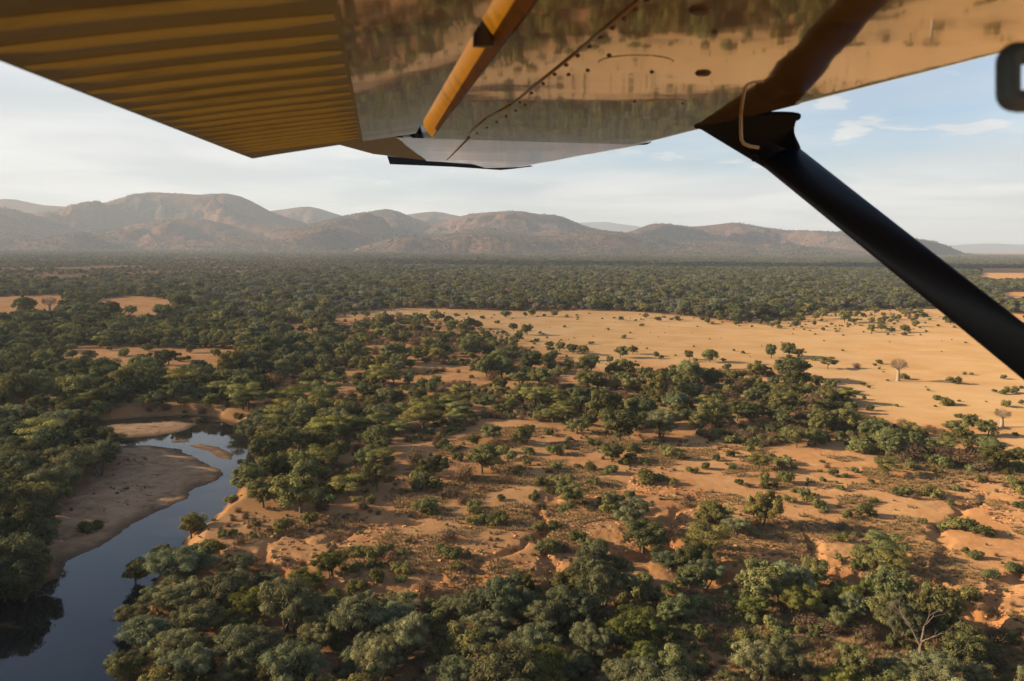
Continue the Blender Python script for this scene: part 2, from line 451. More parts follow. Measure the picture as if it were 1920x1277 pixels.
def make_dry(seed, w=4.0, h=3.0, leafy=True):
    rng = np.random.default_rng(seed); wood = MB(); leaf = MB(); n = 420
    d = unit(rng.normal(size=(n, 3)) * [1, 1, .6] + [0, 0, .55]); d[:, 2] = np.abs(d[:, 2])
    tip = d * [w * .5, w * .5, h] * (0.45 + .6 * rng.random((n, 1)))
    p = tip * (.25 + .45 * rng.random((n, 1))); side = unit(np.cross(d, rng.normal(size=(n, 3)))) * .035
    tip = tip + rng.normal(size=(n, 3)) * .2
    V = np.stack([p - side, p + side, tip], 1).reshape(-1, 3)
    wood.add(V, np.arange(n * 3).reshape(-1, 3), 0)
    for i in range(8):
        a = rng.random() * 6.28; limb(wood, rng, (0, 0, -.2), (math.cos(a) * w * .3, math.sin(a) * w * .3, h * (.5 + .3 * rng.random())), .06, .02, .12, 3, 4)
    leaf_quads(leaf, rng, np.array([[0, 0, h * .5], [w * .15, 0, h * .4], [-w * .12, w * .1, h * .45]]), np.array([[w * .4, w * .4, h * .42]] * 3), 130, .3, .16, np.array([.3, .5, .6]), .2, None, .3)
    return leaf, wood
def make_baobab(seed, h=12.0):
    rng = np.random.default_rng(seed); wood = MB(); twig = MB()
    pts = [(0, 0, -.5), (0, 0, 1), (.1, 0, 3), (0, .1, 5.0), (0, 0, 6.0)]
    tube(wood, pts, [1.7, 1.35, 1.15, 1.0, .75], 10)
    for k in range(6):
        a = k * 1.05 + rng.random() * .5
        d = unit(np.array([math.cos(a), math.sin(a), .75 + .5 * rng.random()]))
        bare_branches(wood, rng, np.array([0, 0, 5.2 + .6 * rng.random()]), d, 2.9, .42, 3, 6, .7, .3, .1)
    n = 2000; d = unit(rng.normal(size=(n, 3)) * [1, 1, .55]); p = d * [5.4, 5.4, 2.9] * (.6 + .4 * rng.random((n, 1))) + [0, 0, 9.2]
    q = p + d * .7 + rng.normal(size=(n, 3)) * .35; s = unit(np.cross(d, rng.normal(size=(n, 3)))) * .055
    twig.add(np.stack([p - s, p + s, q], 1).reshape(-1, 3), np.arange(n * 3).reshape(-1, 3), 0)
    return twig, wood
def make_dead(seed, h=11.0):
    rng = np.random.default_rng(seed); wood = MB()
    tube(wood, [(0, 0, -.5), (.1, 0, 1.4), (-.1, .1, 2.6)], [.48, .4, .36], 8)
    for d in ((-.62, .1, .8), (.5, -.1, .9), (.1, .3, 1)):
        bare_branches(wood, rng, np.array([-.1, .1, 2.5]), unit(np.array(d, float)), h * .33, .27, 3, 6, .55, .35, .12)
    return None, wood

KINDS = {   # name, category, canonical width, height, height of crown centre
    'leafy': ('leafy_tree', 'tree', 12.0, 10.5, 5.6),
    'feather': ('feathery_tree', 'tree', 16.0, 12.5, 7.4),
    'acacia': ('umbrella_acacia', 'tree', 13.0, 7.6, 5.4),
    'bush': ('green_bush', 'bush', 4.0, 2.9, 1.2),
    'dry': ('dry_bush', 'bush', 4.0, 3.0, 1.4),
    'baobab': ('baobab_tree', 'tree', 12.0, 12.0, 8.0),
    'dead': ('dead_tree', 'tree', 8.0, 11.0, 6.5)}
GEN = {'leafy': (make_leafy, 7), 'feather': (make_feathery, 7), 'acacia': (make_acacia, 6), 'bush': (make_bush, 7), 'dry': (make_dry, 5),
       'baobab': (make_baobab, 2), 'dead': (make_dead, 2)}
PROTO = {k: [g(100 * i + 17 * len(k)) for i in range(n)] for k, (g, n) in GEN.items()}

# colour tones (leaf reflectance; S darkened for shade)
TONES = {
    'T': ('leafy', (0.134, 0.132, 0.052), 'dark green'), 't': ('leafy', (0.172, 0.156, 0.058), 'olive green'),
    'o': ('leafy', (0.168, 0.160, 0.110), 'pale olive'), 'n': ('leafy', (0.19, 0.145, 0.108), 'brown'),
    'S': ('leafy', (0.086, 0.090, 0.044), 'very dark green'),  # shade of the left-bank crowns put into a darker leaf colour
    'Y': ('leafy', (0.22, 0.20, 0.045), 'yellow-green'),
    'G': ('feather', (0.162, 0.160, 0.080), 'grey-green'), 'g': ('feather', (0.140, 0.142, 0.040), 'fresh green'),
    'A': ('acacia', (0.180, 0.168, 0.056), 'olive'), 'a': ('acacia', (0.175, 0.165, 0.045), 'bright yellow-green'),
    'B': ('bush', (0.142, 0.137, 0.050), 'deep green'), 'b': ('bush', (0.165, 0.158, 0.06), 'pale green'),
    'D': ('dry', (0.17, 0.105, 0.062), 'brown'), 'K': ('baobab', (0.2, 0.13, 0.1), 'bare'), 'X': ('dead', (0.2, 0.15, 0.1), 'bare')}

# ------------------------------------------------------------------ where the plants stand: crown centre x, y and width, read tile by tile
LISTED = []
def rd(scale, ox, oy, txt):
    for line in txt.strip().split('\n'):
        code, rest = line.split(':')
        for it in rest.split():
            a = [float(q) for q in it.split(',')]
            LISTED.append((code.strip(), ox + a[0] / scale, oy + a[1] / scale, a[2] / scale))
rd(3, 0, 940, """
b:510,125,140
T:60,130,180 100,220,220 40,330,260 190,320,240 20,480,200
B:1100,275,130 1200,250,150 1250,175,90 1310,172,60 1420,188,60 1440,122,60 1170,225,90
t:1070,135,170 930,300,170 760,420,180
G:990,380,330 1090,350,260 750,610,250 900,520,220 1350,360,200 1300,450,230 1110,650,300 1000,800,330 1060,920,340 1500,430,170 1600,470,210 1350,965,240 1540,960,240 1780,740,260 1850,650,260
S:40,290,360 150,300,330 20,380,360 120,400,330 30,60,300 170,200,280 10,180,330 -60,300,380 -60,420,380
g:1420,540,300 1330,690,210 1720,450,200 1860,340,190
Y:1880,535,110
b:1740,940,110
""")
rd(3, 640, 940, """
B:560,258,85 630,282,110 660,352,105 705,292,80 760,40,110 810,90,100 890,90,130 740,105,80 860,110,90 1110,140,85 1200,130,90 1060,205,70 1330,185,130 1370,228,100 1450,228,110 1530,290,140 1510,30,120 90,270,130 180,285,120 245,262,130 340,285,70 80,350,110 180,340,100 340,362,130 200,410,130 330,430,80 80,470,150 500,525,90 640,515,85 970,400,60 1200,470,90 1340,430,120 1360,385,90 1900,560,120 1840,480,100 1670,570,110
b:470,30,150 860,480,120 1570,600,120
D:480,480,120 280,312,110 1240,222,130 600,180,130
t:1150,240,140 1040,450,190 1380,600,160 1250,540,210 1750,510,160
T:1700,150,270 1010,540,200 1130,570,120
G:1640,90,200 180,560,200 280,610,300 340,540,200 380,730,310 150,800,310 200,900,330 80,930,250 620,565,200 760,580,280 830,650,250 800,740,220 1130,650,270 1080,770,280 1010,840,230 1400,800,260 1350,880,230 1530,770,170 650,960,260 1220,940,210 1560,970,260 300,840,240
g:1710,710,130 1720,860,280 1640,920,200
t:1850,910,210
""")
rd(3, 1280, 940, """
t:150,60,230 460,40,220 870,650,160
G:300,140,150 400,170,90 1230,930,260 1420,960,300 420,890,310 560,860,330 650,940,240 1650,950,220
A:130,230,290 1150,210,290 1200,330,210
T:60,330,210 40,410,190 420,440,320 1170,480,250 1420,620,300 1040,290,190 1150,600,240
g:660,550,220
Y:905,510,180
D:1010,560,110 210,600,150 1000,900,210 1750,880,190 620,1000,150
B:980,350,100 900,200,95 1600,520,130 1740,420,100 1590,270,60 1650,295,90 1340,105,65 1450,145,80 1540,110,150 1640,140,150 1720,160,95 1860,365,120 1300,830,95 1190,790,130 1290,725,85 1400,820,120 1680,820,130 370,780,180 260,790,120 90,710,130 920,860,120
b:60,560,130 50,620,100 310,580,90 400,560,100 470,560,60 500,680,140 560,690,60 650,720,80 730,750,80 1070,770,60 1500,680,100 1600,720,120 1560,790,100 1840,770,140 1040,50,120 930,75,80 800,45,50 320,640,90 1430,560,120
X:1350,685,260
""")
rd(3, 640, 640, """
T:300,60,150 50,40,130 720,20,150 900,130,170 1050,110,130 1110,190,150 1400,110,150 1380,300,200 1560,440,260 1680,380,200 160,540,125 520,690,165 790,650,200 1510,890,115 1270,835,190 820,140,150 150,260,130 40,360,140 740,550,85
t:480,10,60 550,60,120 1000,190,100 1600,130,120 1790,230,210 1390,200,160 1500,380,220 1330,460,130 1570,50,90 1640,45,60 420,300,110 1040,510,155 860,500,130 1520,610,150 1000,280,120
G:1660,920,200 1800,430,250 1880,320,160
A:240,180,180 460,400,235 660,370,160 1080,290,180 220,640,225 60,450,180 200,440,160 650,410,140
a:1200,310,140 1190,405,130
B:1770,70,45 1800,85,40 870,660,75 460,770,200 540,800,95 280,765,62 60,700,120 580,580,95 600,600,65 960,640,95 900,600,90 1200,610,100 1270,590,60 1050,610,90 1170,510,50 1280,545,65 990,730,50 1650,600,90 1630,640,85 1330,695,52 1400,700,80 1590,670,80 1700,675,62 1520,715,100 1760,575,50 1870,620,150 1810,600,62 1720,750,150 1800,760,85 1870,780,90 1430,785,80 1120,785,95 1210,770,110 1180,815,70 1080,875,82 1260,910,100 1580,880,52 490,910,120 750,915,85 740,945,80 90,880,90 170,890,80 120,390,80 210,340,100 290,390,90 300,290,120 1230,160,90 1540,150,110
b:1420,560,100 1210,700,70 960,310,100 660,650,80
D:100,750,160 790,815,72 700,740,150 620,830,140 850,180,110 1470,200,100 870,555,100 1190,200,120 420,640,140 920,760,120 690,880,100
""")
rd(3, 1280, 640, """
t:40,75,62 155,70,98 810,440,140 430,150,110 760,440,160 900,440,160 190,400,180 560,280,130 660,280,120
T:600,40,100 500,55,85 610,125,205 60,180,170 630,220,150 640,530,145 540,310,180 310,370,170 390,380,150 1060,490,170 1180,520,200 1150,580,150 1610,440,105 1590,520,130 1490,530,85 1720,480,110 1740,570,150 50,260,150 100,420,150
G:160,180,150 650,60,80
A:820,105,120 430,660,165 770,220,72 1165,680,195 1450,650,110
D:980,130,62 740,330,150 1300,610,150 1450,600,140 1600,640,180 1700,640,140 260,290,120 330,240,120 700,400,130 1250,640,120 1680,690,120
K:1215,150,110 1800,410,110
B:1250,195,62 740,95,45 1105,115,42 1080,130,25 340,60,30 230,103,32 425,115,46 250,140,56 70,105,36 1010,235,42 970,285,52 940,270,42 1020,315,42 1050,375,52 1045,255,25 1530,215,75 1625,180,32 1805,200,42 1480,330,95 1430,315,50 1380,272,25 1755,275,36 1810,282,52 1850,270,72 1820,350,62 1905,340,42 1550,415,52 1555,333,20 1420,363,20 1705,337,15 270,260,100 880,520,85 1500,690,85 1830,690,85 1900,700,70 1230,820,115 1430,730,62 1615,715,62 1540,820,62 1400,835,135 1060,785,52 890,820,58 1075,890,52 580,660,92 625,705,46 550,690,82 275,705,56 130,700,62 190,655,58 270,630,62 55,720,72 460,755,82 580,760,125 460,800,82 510,805,62 320,790,62 365,805,52 710,780,46 790,775,46 850,735,72 915,750,52 600,885,82 680,850,82 700,885,62 750,895,105 635,835,60 1870,785,85 1890,830,85 1900,915,85 1510,910,62 800,940,52 1000,580,150 1400,585,130
b:870,290,130 1450,675,125 440,540,90 500,550,80 270,545,90 380,600,60 400,560,80 1280,690,90
""")
rd(3, 640, 340, """
t:530,750,82 295,690,72 970,815,58 1045,830,78 1690,700,65
T:240,780,105 380,770,62 720,790,85 770,800,62 720,910,150 740,855,62 690,850,72
D:320,750,45
B:620,800,100 620,770,30 810,850,62 875,790,36 1118,850,28 1000,850,32 880,850,42 930,880,32 860,910,72 960,915,72 965,940,62 485,900,62 1235,890,18 1310,880,12 1255,815,25 1500,830,22 1685,775,14 1690,805,32 1590,872,40 1405,905,40 1190,940,30 1520,705,36 1815,760,26 1860,772,22 1900,778,22 1585,715,36
""")
rd(3, 1280, 340, """
T:320,750,95 205,750,65 310,710,90 470,770,58 570,745,70
t:785,740,72 915,755,82 1260,735,52 1330,730,42 1250,825,55 1315,795,48
B:150,740,60 660,765,82 545,780,26 545,817,36 495,775,26 380,785,26 430,795,26 320,790,36 780,780,30 965,750,40 1000,775,22 1110,775,40 1130,780,36 1200,760,60 1365,795,16 1390,775,26 1245,855,40 1190,800,20 1480,770,46 940,805,18 895,812,15 670,815,20 745,858,18 150,885,15 1590,905,18 705,745,32 1050,720,20 1005,720,20 1010,745,25
""")
rd(4, 0, 520, """
K:370,200,130
T:180,200,200 600,235,140 720,240,120 820,240,160 70,380,150 160,330,140 700,430,150 940,430,110 1040,430,120 1000,320,120 1240,250,160 1370,180,160 1260,590,150 1060,600,120 540,570,80 100,620,200 310,620,200 500,670,250 760,660,250 1100,660,260 880,720,160 1160,740,170 1530,720,180 130,830,260 560,820,260 760,880,200 1000,860,300
t:970,240,90 1660,290,150 1280,430,120 1620,440,120 1430,530,80 1700,660,230 1680,740,200 320,820,240
G:660,570,130 1380,730,120 450,910,240
A:820,770,200 1360,860,280
a:1820,910,280
B:825,530,60 930,560,112 1130,570,40 1620,565,90 1410,605,60 1360,610,70 530,520,100 800,490,130 1110,520,110
b:1480,1020,70 100,1050,90
""")
rd(4, 380, 520, """
Y:290,390,105
t:150,270,110 740,530,130 1400,860,150 1080,960,150 1310,930,150 600,670,180 1690,480,90
T:480,500,210 660,450,130 850,320,130 970,370,110 900,430,100 1030,430,100 1080,540,200 930,490,120 1240,470,70 1360,320,140 1390,410,150 1440,560,190 1550,300,80 1660,330,80 1870,350,100 1790,530,140 1620,580,100 820,600,100 950,870,170 1230,830,170 1610,870,130 940,980,150 1190,1000,90 550,880,140
G:1180,370,150 430,1060,200 330,1075,150 740,1010,280
A:120,800,260 340,860,330 810,800,200 990,800,130 1350,700,250 1430,735,170 600,980,280 1170,1070,200 1340,1050,220 1640,1010,290 1880,980,140 1740,280,110
a:690,880,260 830,890,180 940,1070,280
B:1420,990,130 1520,820,85 1750,760,120
D:540,760,170 1800,830,120 1690,920,140 1480,285,70 1600,470,120 1300,530,130
""")
rd(3, 0, 640, """
A:40,520,190 230,520,300 1590,400,250
G:520,540,280 560,640,260 380,690,300 250,770,320 1440,500,200
T:90,690,240 60,790,250 300,850,200 1590,560,190 1400,760,260 1560,720,210 1720,700,280 1690,820,320 1800,550,180 1480,850,190
t:1750,380,220 160,870,220
a:1820,460,220 1760,620,190
b:1300,880,90 1850,880,90
""")

def solve(code, cx, cy, wpx):
    """world spot of a plant whose crown centre shows at (cx, cy), wpx wide"""
    kind = TONES[code][0]; _, _, cw, ch, cc = KINDS[kind]
    z = 0.0; w = 4.0
    for _ in range(5):
        p = at(cx, cy, z + cc * w / cw)
        dep = (p - CAM) @ fwd
        w = wpx * dep / F
        z = height1(p[0], p[1])
    return p[0], p[1], z, w

PLANTS = []      # code, x, y, z, width, listed
for code, cx_, cy_, wp in LISTED:
    x, y, z, w = solve(code, cx_, cy_, wp)
    if z < WATER_Z: z = WATER_Z - .2
    lim = {'bush': 6.5, 'dry': 7.0}.get(TONES[code][0], 24.0)
    PLANTS.append((code, x, y, z, min(w, lim * 1.6), True))

# ------------------------------------------------------------------ the rest of the vegetation, region by region (edges given as seen, mapped to the ground)
rngS = np.random.default_rng(5)
class Near:
    def __init__(s, cell=14.0): s.c = cell; s.d = {}
    def add(s, x, y, r): s.d.setdefault((int(x // s.c), int(y // s.c)), []).append((x, y, r))
    def clear(s, x, y, r, k):
        i, j = int(x // s.c), int(y // s.c)
        for a in (-1, 0, 1):
            for b in (-1, 0, 1):
                for (u, v, q) in s.d.get((i + a, j + b), ()):
                    if (u - x) ** 2 + (v - y) ** 2 < (k * (r + q)) ** 2: return False
        return True
near_g = Near()
for c, x, y, z, w, l in PLANTS: near_g.add(x, y, w / 2)

CLEAR = [[(-300, 560), (0, 556), (110, 553), (134, 572), (90, 596), (-300, 606)], [(165, 565), (240, 555), (320, 562), (330, 580), (310, 606), (225, 604)],
         [(105, 660), (160, 648), (330, 655), (440, 655), (452, 690), (330, 716), (240, 708), (110, 692)], [(520, 612), (560, 605), (640, 640), (560, 640)],
         [(1840, 503), (2100, 503), (2200, 532), (1830, 530)], [(1870, 548), (2100, 545), (2200, 570), (1880, 566)]]
PAN = [(640, 592), (740, 580), (860, 582), (990, 586), (1080, 583), (1200, 587), (1290, 595), (1390, 608), (1460, 603), (1540, 588), (1640, 583), (1740, 580), (1920, 600), (2300, 640),
       (2300, 900), (1920, 870), (1860, 800), (1700, 790), (1640, 770), (1560, 720), (1480, 690), (1350, 690), (1200, 680), (1120, 690), (1000, 650), (930, 640), (850, 600), (700, 602)]
def region(poly, spacing, mix, size, seed, keep=0.85, clump=0.0, clump_scale=30.0, thr=0.5, overlap=0.42, avoid=(), xlim=1e9):
    """jittered grid of plants inside a polygon; mix = {tone: share}; size = {tone: (lo, hi)}"""
    rng = np.random.default_rng(seed)
    G = ground_poly(poly)
    x0, y0 = G.min(0); x1, y1 = G.max(0)
    nx, ny = int((x1 - x0) / spacing) + 1, int((y1 - y0) / spacing) + 1
    gx, gy = np.meshgrid(np.arange(nx), np.arange(ny))
    x = x0 + (gx.ravel() + rng.random(nx * ny)) * spacing; y = y0 + (gy.ravel() + rng.random(nx * ny)) * spacing
    ok = in_poly(x, y, G) & (rng.random(len(x)) < keep)
    for A in avoid: ok &= ~in_poly(x, y, ground_poly(A))
    if clump > 0: ok &= fbm(x / clump_scale, y / clump_scale, seed + 7, 3) > (thr + clump * 0.22 * (rng.random(len(x)) * 1.4 - .4))
    ok &= ~((y > 40) & (np.abs(x) > y * 0.86 + 30))
    x, y = x[ok], y[ok]
    tones = list(mix); pr = np.array([mix[t] for t in tones]); pr = pr / pr.sum()
    pick = rng.choice(len(tones), len(x), p=pr)
    z = height(x, y)
    good = z > WATER_Z + .5
    for i in np.nonzero(good)[0]:
        t = tones[pick[i]]; lo, hi = size[t]; w = lo + (hi - lo) * rng.random() ** 1.5
        if near_g.clear(x[i], y[i], w / 2, overlap):
            near_g.add(x[i], y[i], w / 2)
            PLANTS.append((t, x[i], y[i], z[i], w, False))
SZ = {'S': (7, 13), 'o': (6, 12), 'n': (5, 10), 'T': (7, 13), 't': (6, 12), 'A': (8, 14), 'a': (8, 13), 'G': (8, 16), 'g': (8, 14), 'B': (2.2, 5.5), 'b': (2, 4.5), 'D': (2.2, 5.5), 'Y': (7, 10)}
# left bank, near
region([(-420, 800), (0, 800), (190, 815), (215, 845), (150, 890), (100, 960), (80, 1060), (0, 1120), (-40, 1180), (-90, 1280), (-170, 1440), (-900, 1440)], 6.3, {'S': 5, 'T': 2, 'G': 1.5, 'A': .6}, {**SZ, 'S': (9, 16), 'T': (8, 14), 'G': (10, 17)}, 1, .9, overlap=.36)
# left forest behind the river
LEFTF = [(-420, 550), (0, 545), (170, 551), (330, 561), (450, 600), (620, 600), (640, 660), (560, 700), (440, 780), (300, 768), (0, 785), (-420, 800)]
region(LEFTF, 8.5, {'T': 4, 'S': 4, 't': 2, 'A': 1.0, 'G': .4}, SZ, 2, .95, overlap=.36, avoid=CLEAR)
region(LEFTF, 6, {'B': 2, 'b': 1, 'D': 1.6}, SZ, 3, .5, overlap=.3, avoid=CLEAR)
region([(40, 772), (250, 768), (445, 764), (452, 782), (400, 778), (350, 774), (240, 781), (40, 792)], 5, {'T': 3, 'B': 2, 't': 1}, {**SZ, 'T': (6, 10), 't': (5, 9)}, 21, .9, overlap=.25)
region([(150, 880), (230, 840), (330, 850), (350, 880), (350, 930), (250, 980), (180, 1025), (130, 1040), (100, 1000)], 2.6, {'B': 2, 'D': 2, 'b': 1}, {**SZ, 'B': (.5, 1.6), 'D': (.5, 1.8), 'b': (.4, 1.3)}, 23, .6, clump=.7, clump_scale=9, overlap=.4)
region([(345, 1040), (385, 985), (440, 920), (480, 900), (560, 960), (650, 990), (650, 1060), (440, 1064)], 2.6, {'D': 3, 'B': 1.4, 'b': 1}, {**SZ, 'D': (.8, 2.6), 'B': (.6, 2), 'b': (.5, 1.6)}, 24, .65, clump=.4, clump_scale=10, overlap=.4)
# woodland in the middle
MIDW = [(560, 620), (700, 600), (850, 605), (930, 645), (1000, 660), (1120, 695), (1300, 700), (1480, 700), (1600, 760), (1720, 800), (1860, 830), (1920, 880), (1900, 892), (1750, 870), (1600, 850),
        (1450, 845), (1250, 815), (1120, 805), (1000, 790), (900, 790), (800, 850), (740, 870), (690, 960), (600, 960), (470, 900), (490, 850), (470, 800), (440, 780), (560, 700)]
region(MIDW, 11, {'T': 4, 't': 3, 'A': 1.5, 'a': .4, 'G': .6}, {**SZ, 'T': (6, 10.5), 't': (5, 10)}, 4, .7, clump=.5, overlap=.4)
region(MIDW, 3.1, {'B': 4, 'b': 2.4, 'D': 4}, {**SZ, 'B': (1.6, 5), 'b': (1.5, 4)}, 5, .85, clump=.25, clump_scale=16, overlap=.2)
# right bank
region([(470, 900), (480, 800), (560, 760), (760, 800), (720, 900), (690, 960), (600, 970)], 7, {'T': 3, 't': 2, 'A': 2, 'G': 1, 'B': 2}, SZ, 6, .85, overlap=.36)
# dark thicket at right
THICK = [(1120, 720), (1300, 700), (1420, 720), (1560, 720), (1640, 790), (1720, 820), (1860, 850), (1990, 880), (1990, 900), (1820, 880), (1640, 850), (1440, 830), (1280, 800), (1130, 790)]
region(THICK, 6.0, {'T': 3, 't': 3, 'B': 3, 'b': 1, 'D': 1.2}, {**SZ, 'T': (6, 10), 't': (5, 9)}, 7, .8, overlap=.34)
# open sand with scattered bushes
OPEN = [(700, 960), (760, 880), (900, 800), (1120, 805), (1450, 845), (1750, 870), (2100, 900), (2300, 1000), (2000, 1180), (1860, 1140), (1540, 1050), (1330, 1060), (1240, 985), (1110, 1050), (950, 1110), (640, 1095), (430, 1060), (440, 980)]
region(OPEN, 7, {'B': 3, 'b': 1.5, 'D': 2.2, 't': .25}, {**SZ, 'B': (1.2, 3.6), 'b': (1.2, 3), 'D': (1.2, 3.4), 't': (4, 6)}, 8, .55, clump=.8, clump_scale=25, overlap=.5)
region(OPEN, 3, {'b': 1, 'D': 3, 'B': 1}, {**SZ, 'B': (.6, 1.6), 'b': (.6, 1.5), 'D': (.8, 2.4)}, 9, .42, clump=.7, clump_scale=22, overlap=.5)
# near forest along the river and scrub at the right
NEARF = [(60, 1700), (225, 1230), (250, 1120), (330, 1068), (430, 1075), (640, 1110), (900, 1115), (1060, 1075), (1200, 1060), (1290, 1120), (1290, 1320), (1330, 1700)]
region(NEARF, 8.5, {'G': 6, 'g': 1, 't': 1.5, 'T': .8}, {**SZ, 'G': (9, 16), 'g': (8, 13)}, 10, .85, overlap=.4)
region(NEARF, 3.3, {'B': 3, 'b': 2, 'D': .8}, SZ, 11, .75, overlap=.22)
NEARS = [(1240, 1010), (1330, 1075), (1540, 1065), (1700, 1095), (1860, 1160), (2200, 1240), (2600, 1700), (1300, 1700), (1280, 1300), (1270, 1120)]
region(NEARS, 9, {'G': 2, 't': 1.5, 'g': 1, 'T': .8}, {**SZ, 'G': (6, 12), 't': (5, 8), 'g': (5, 8)}, 12, .6, overlap=.5)
region(NEARS, 3.0, {'B': 2, 'b': 3, 'D': 2.2}, {**SZ, 'b': (1.5, 3.6), 'B': (1.5, 4)}, 13, .8, overlap=.3)
# the plain
region(PAN, 22, {'B': 3, 'D': 1, 'b': .5}, {**SZ, 'B': (1, 2.6), 'D': (1, 3), 'b': (1, 2)}, 14, .3, overlap=.6)
region([(640, 590), (1000, 588), (1290, 600), (1500, 590), (1740, 582), (1960, 600), (1960, 640), (1560, 625), (1300, 606), (1000, 598), (700, 606)], 13, {'B': 3, 't': 1, 'D': 1.4, 'T': .7}, {**SZ, 'B': (2, 4.5), 't': (5, 9), 'T': (5, 9)}, 15, .5, overlap=.5)
region([(640, 600), (860, 600), (1010, 640), (1150, 680), (900, 680), (700, 640)], 9, {'B': 3, 't': 1, 'D': 1.6, 'T': 1.2}, {**SZ, 't': (5, 9), 'T': (5, 10)}, 16, .55, overlap=.45)
# forest beyond the plain
FARF = [(-900, 560), (0, 545), (170, 550), (330, 560), (450, 600), (620, 600), (640, 590), (740, 577), (860, 580), (990, 584), (1080, 581), (1200, 585), (1290, 593), (1390, 606), (1460, 600), (1540, 586), (1640, 581), (1740, 578), (1920, 590), (2600, 620),
        (2600, 524), (1920, 508), (1300, 503), (700, 500), (640, 505), (500, 515), (300, 532), (0, 530), (-900, 530)]
region(FARF, 9.4, {'T': 2.6, 'S': 2, 't': 3, 'o': 4.2, 'n': 2.8, 'A': 1.2, 'G': 1.2, 'a': .4, 'Y': .1, 'D': 1.8}, {**SZ, 'S': (8, 17), 'T': (8, 17), 't': (7, 15), 'D': (4, 9), 'o': (7, 15), 'n': (6, 12)}, 17, .97, overlap=.36, avoid=CLEAR[4:])
FAR2 = [(-900, 540), (0, 532), (300, 534), (500, 517), (700, 502), (1300, 505), (1920, 510), (2800, 520), (2800, 492), (1920, 486), (960, 481), (0, 470), (-900, 463)]
region([(-900, 540), (0, 532), (300, 534), (520, 516), (560, 478), (0, 472), (-900, 465)], 14, {'T': 3, 't': 3, 'o': 1.5, 'n': 1.5, 'S': 2, 'D': 4}, {**SZ, 'S': (5, 12), 'T': (5, 12), 't': (5, 11), 'D': (4, 8), 'o': (5, 10), 'n': (5, 9)}, 18, .85, clump=.25, thr=.38, clump_scale=160, overlap=.3)
region([(520, 516), (700, 501), (1300, 504), (1920, 509), (2800, 520), (2800, 494), (1920, 487), (960, 482), (560, 478)], 14.5, {'T': 2.5, 'S': 2, 't': 3, 'o': 4, 'n': 3, 'D': 3}, {**SZ, 'T': (9, 15), 't': (8, 14), 'D': (6, 10), 'o': (8, 14), 'n': (7, 12)}, 19, .92, clump=.3, thr=.36, clump_scale=200, overlap=.3, avoid=CLEAR[4:])
region([(-900, 463), (0, 470), (960, 481), (1920, 487), (2800, 494), (2800, 486), (1920, 480), (960, 473), (0, 465), (-900, 457)], 34, {'T': 4, 't': 4, 'o': 3, 'n': 2, 'D': 3}, {**SZ, 'o': (12, 20), 'n': (10, 18), 'T': (12, 22), 't': (12, 20), 'D': (9, 15)}, 20, .9, clump=.5, thr=.46, clump_scale=380, overlap=.2)
HILL_SPOTS = []
print('plants', len(PLANTS))

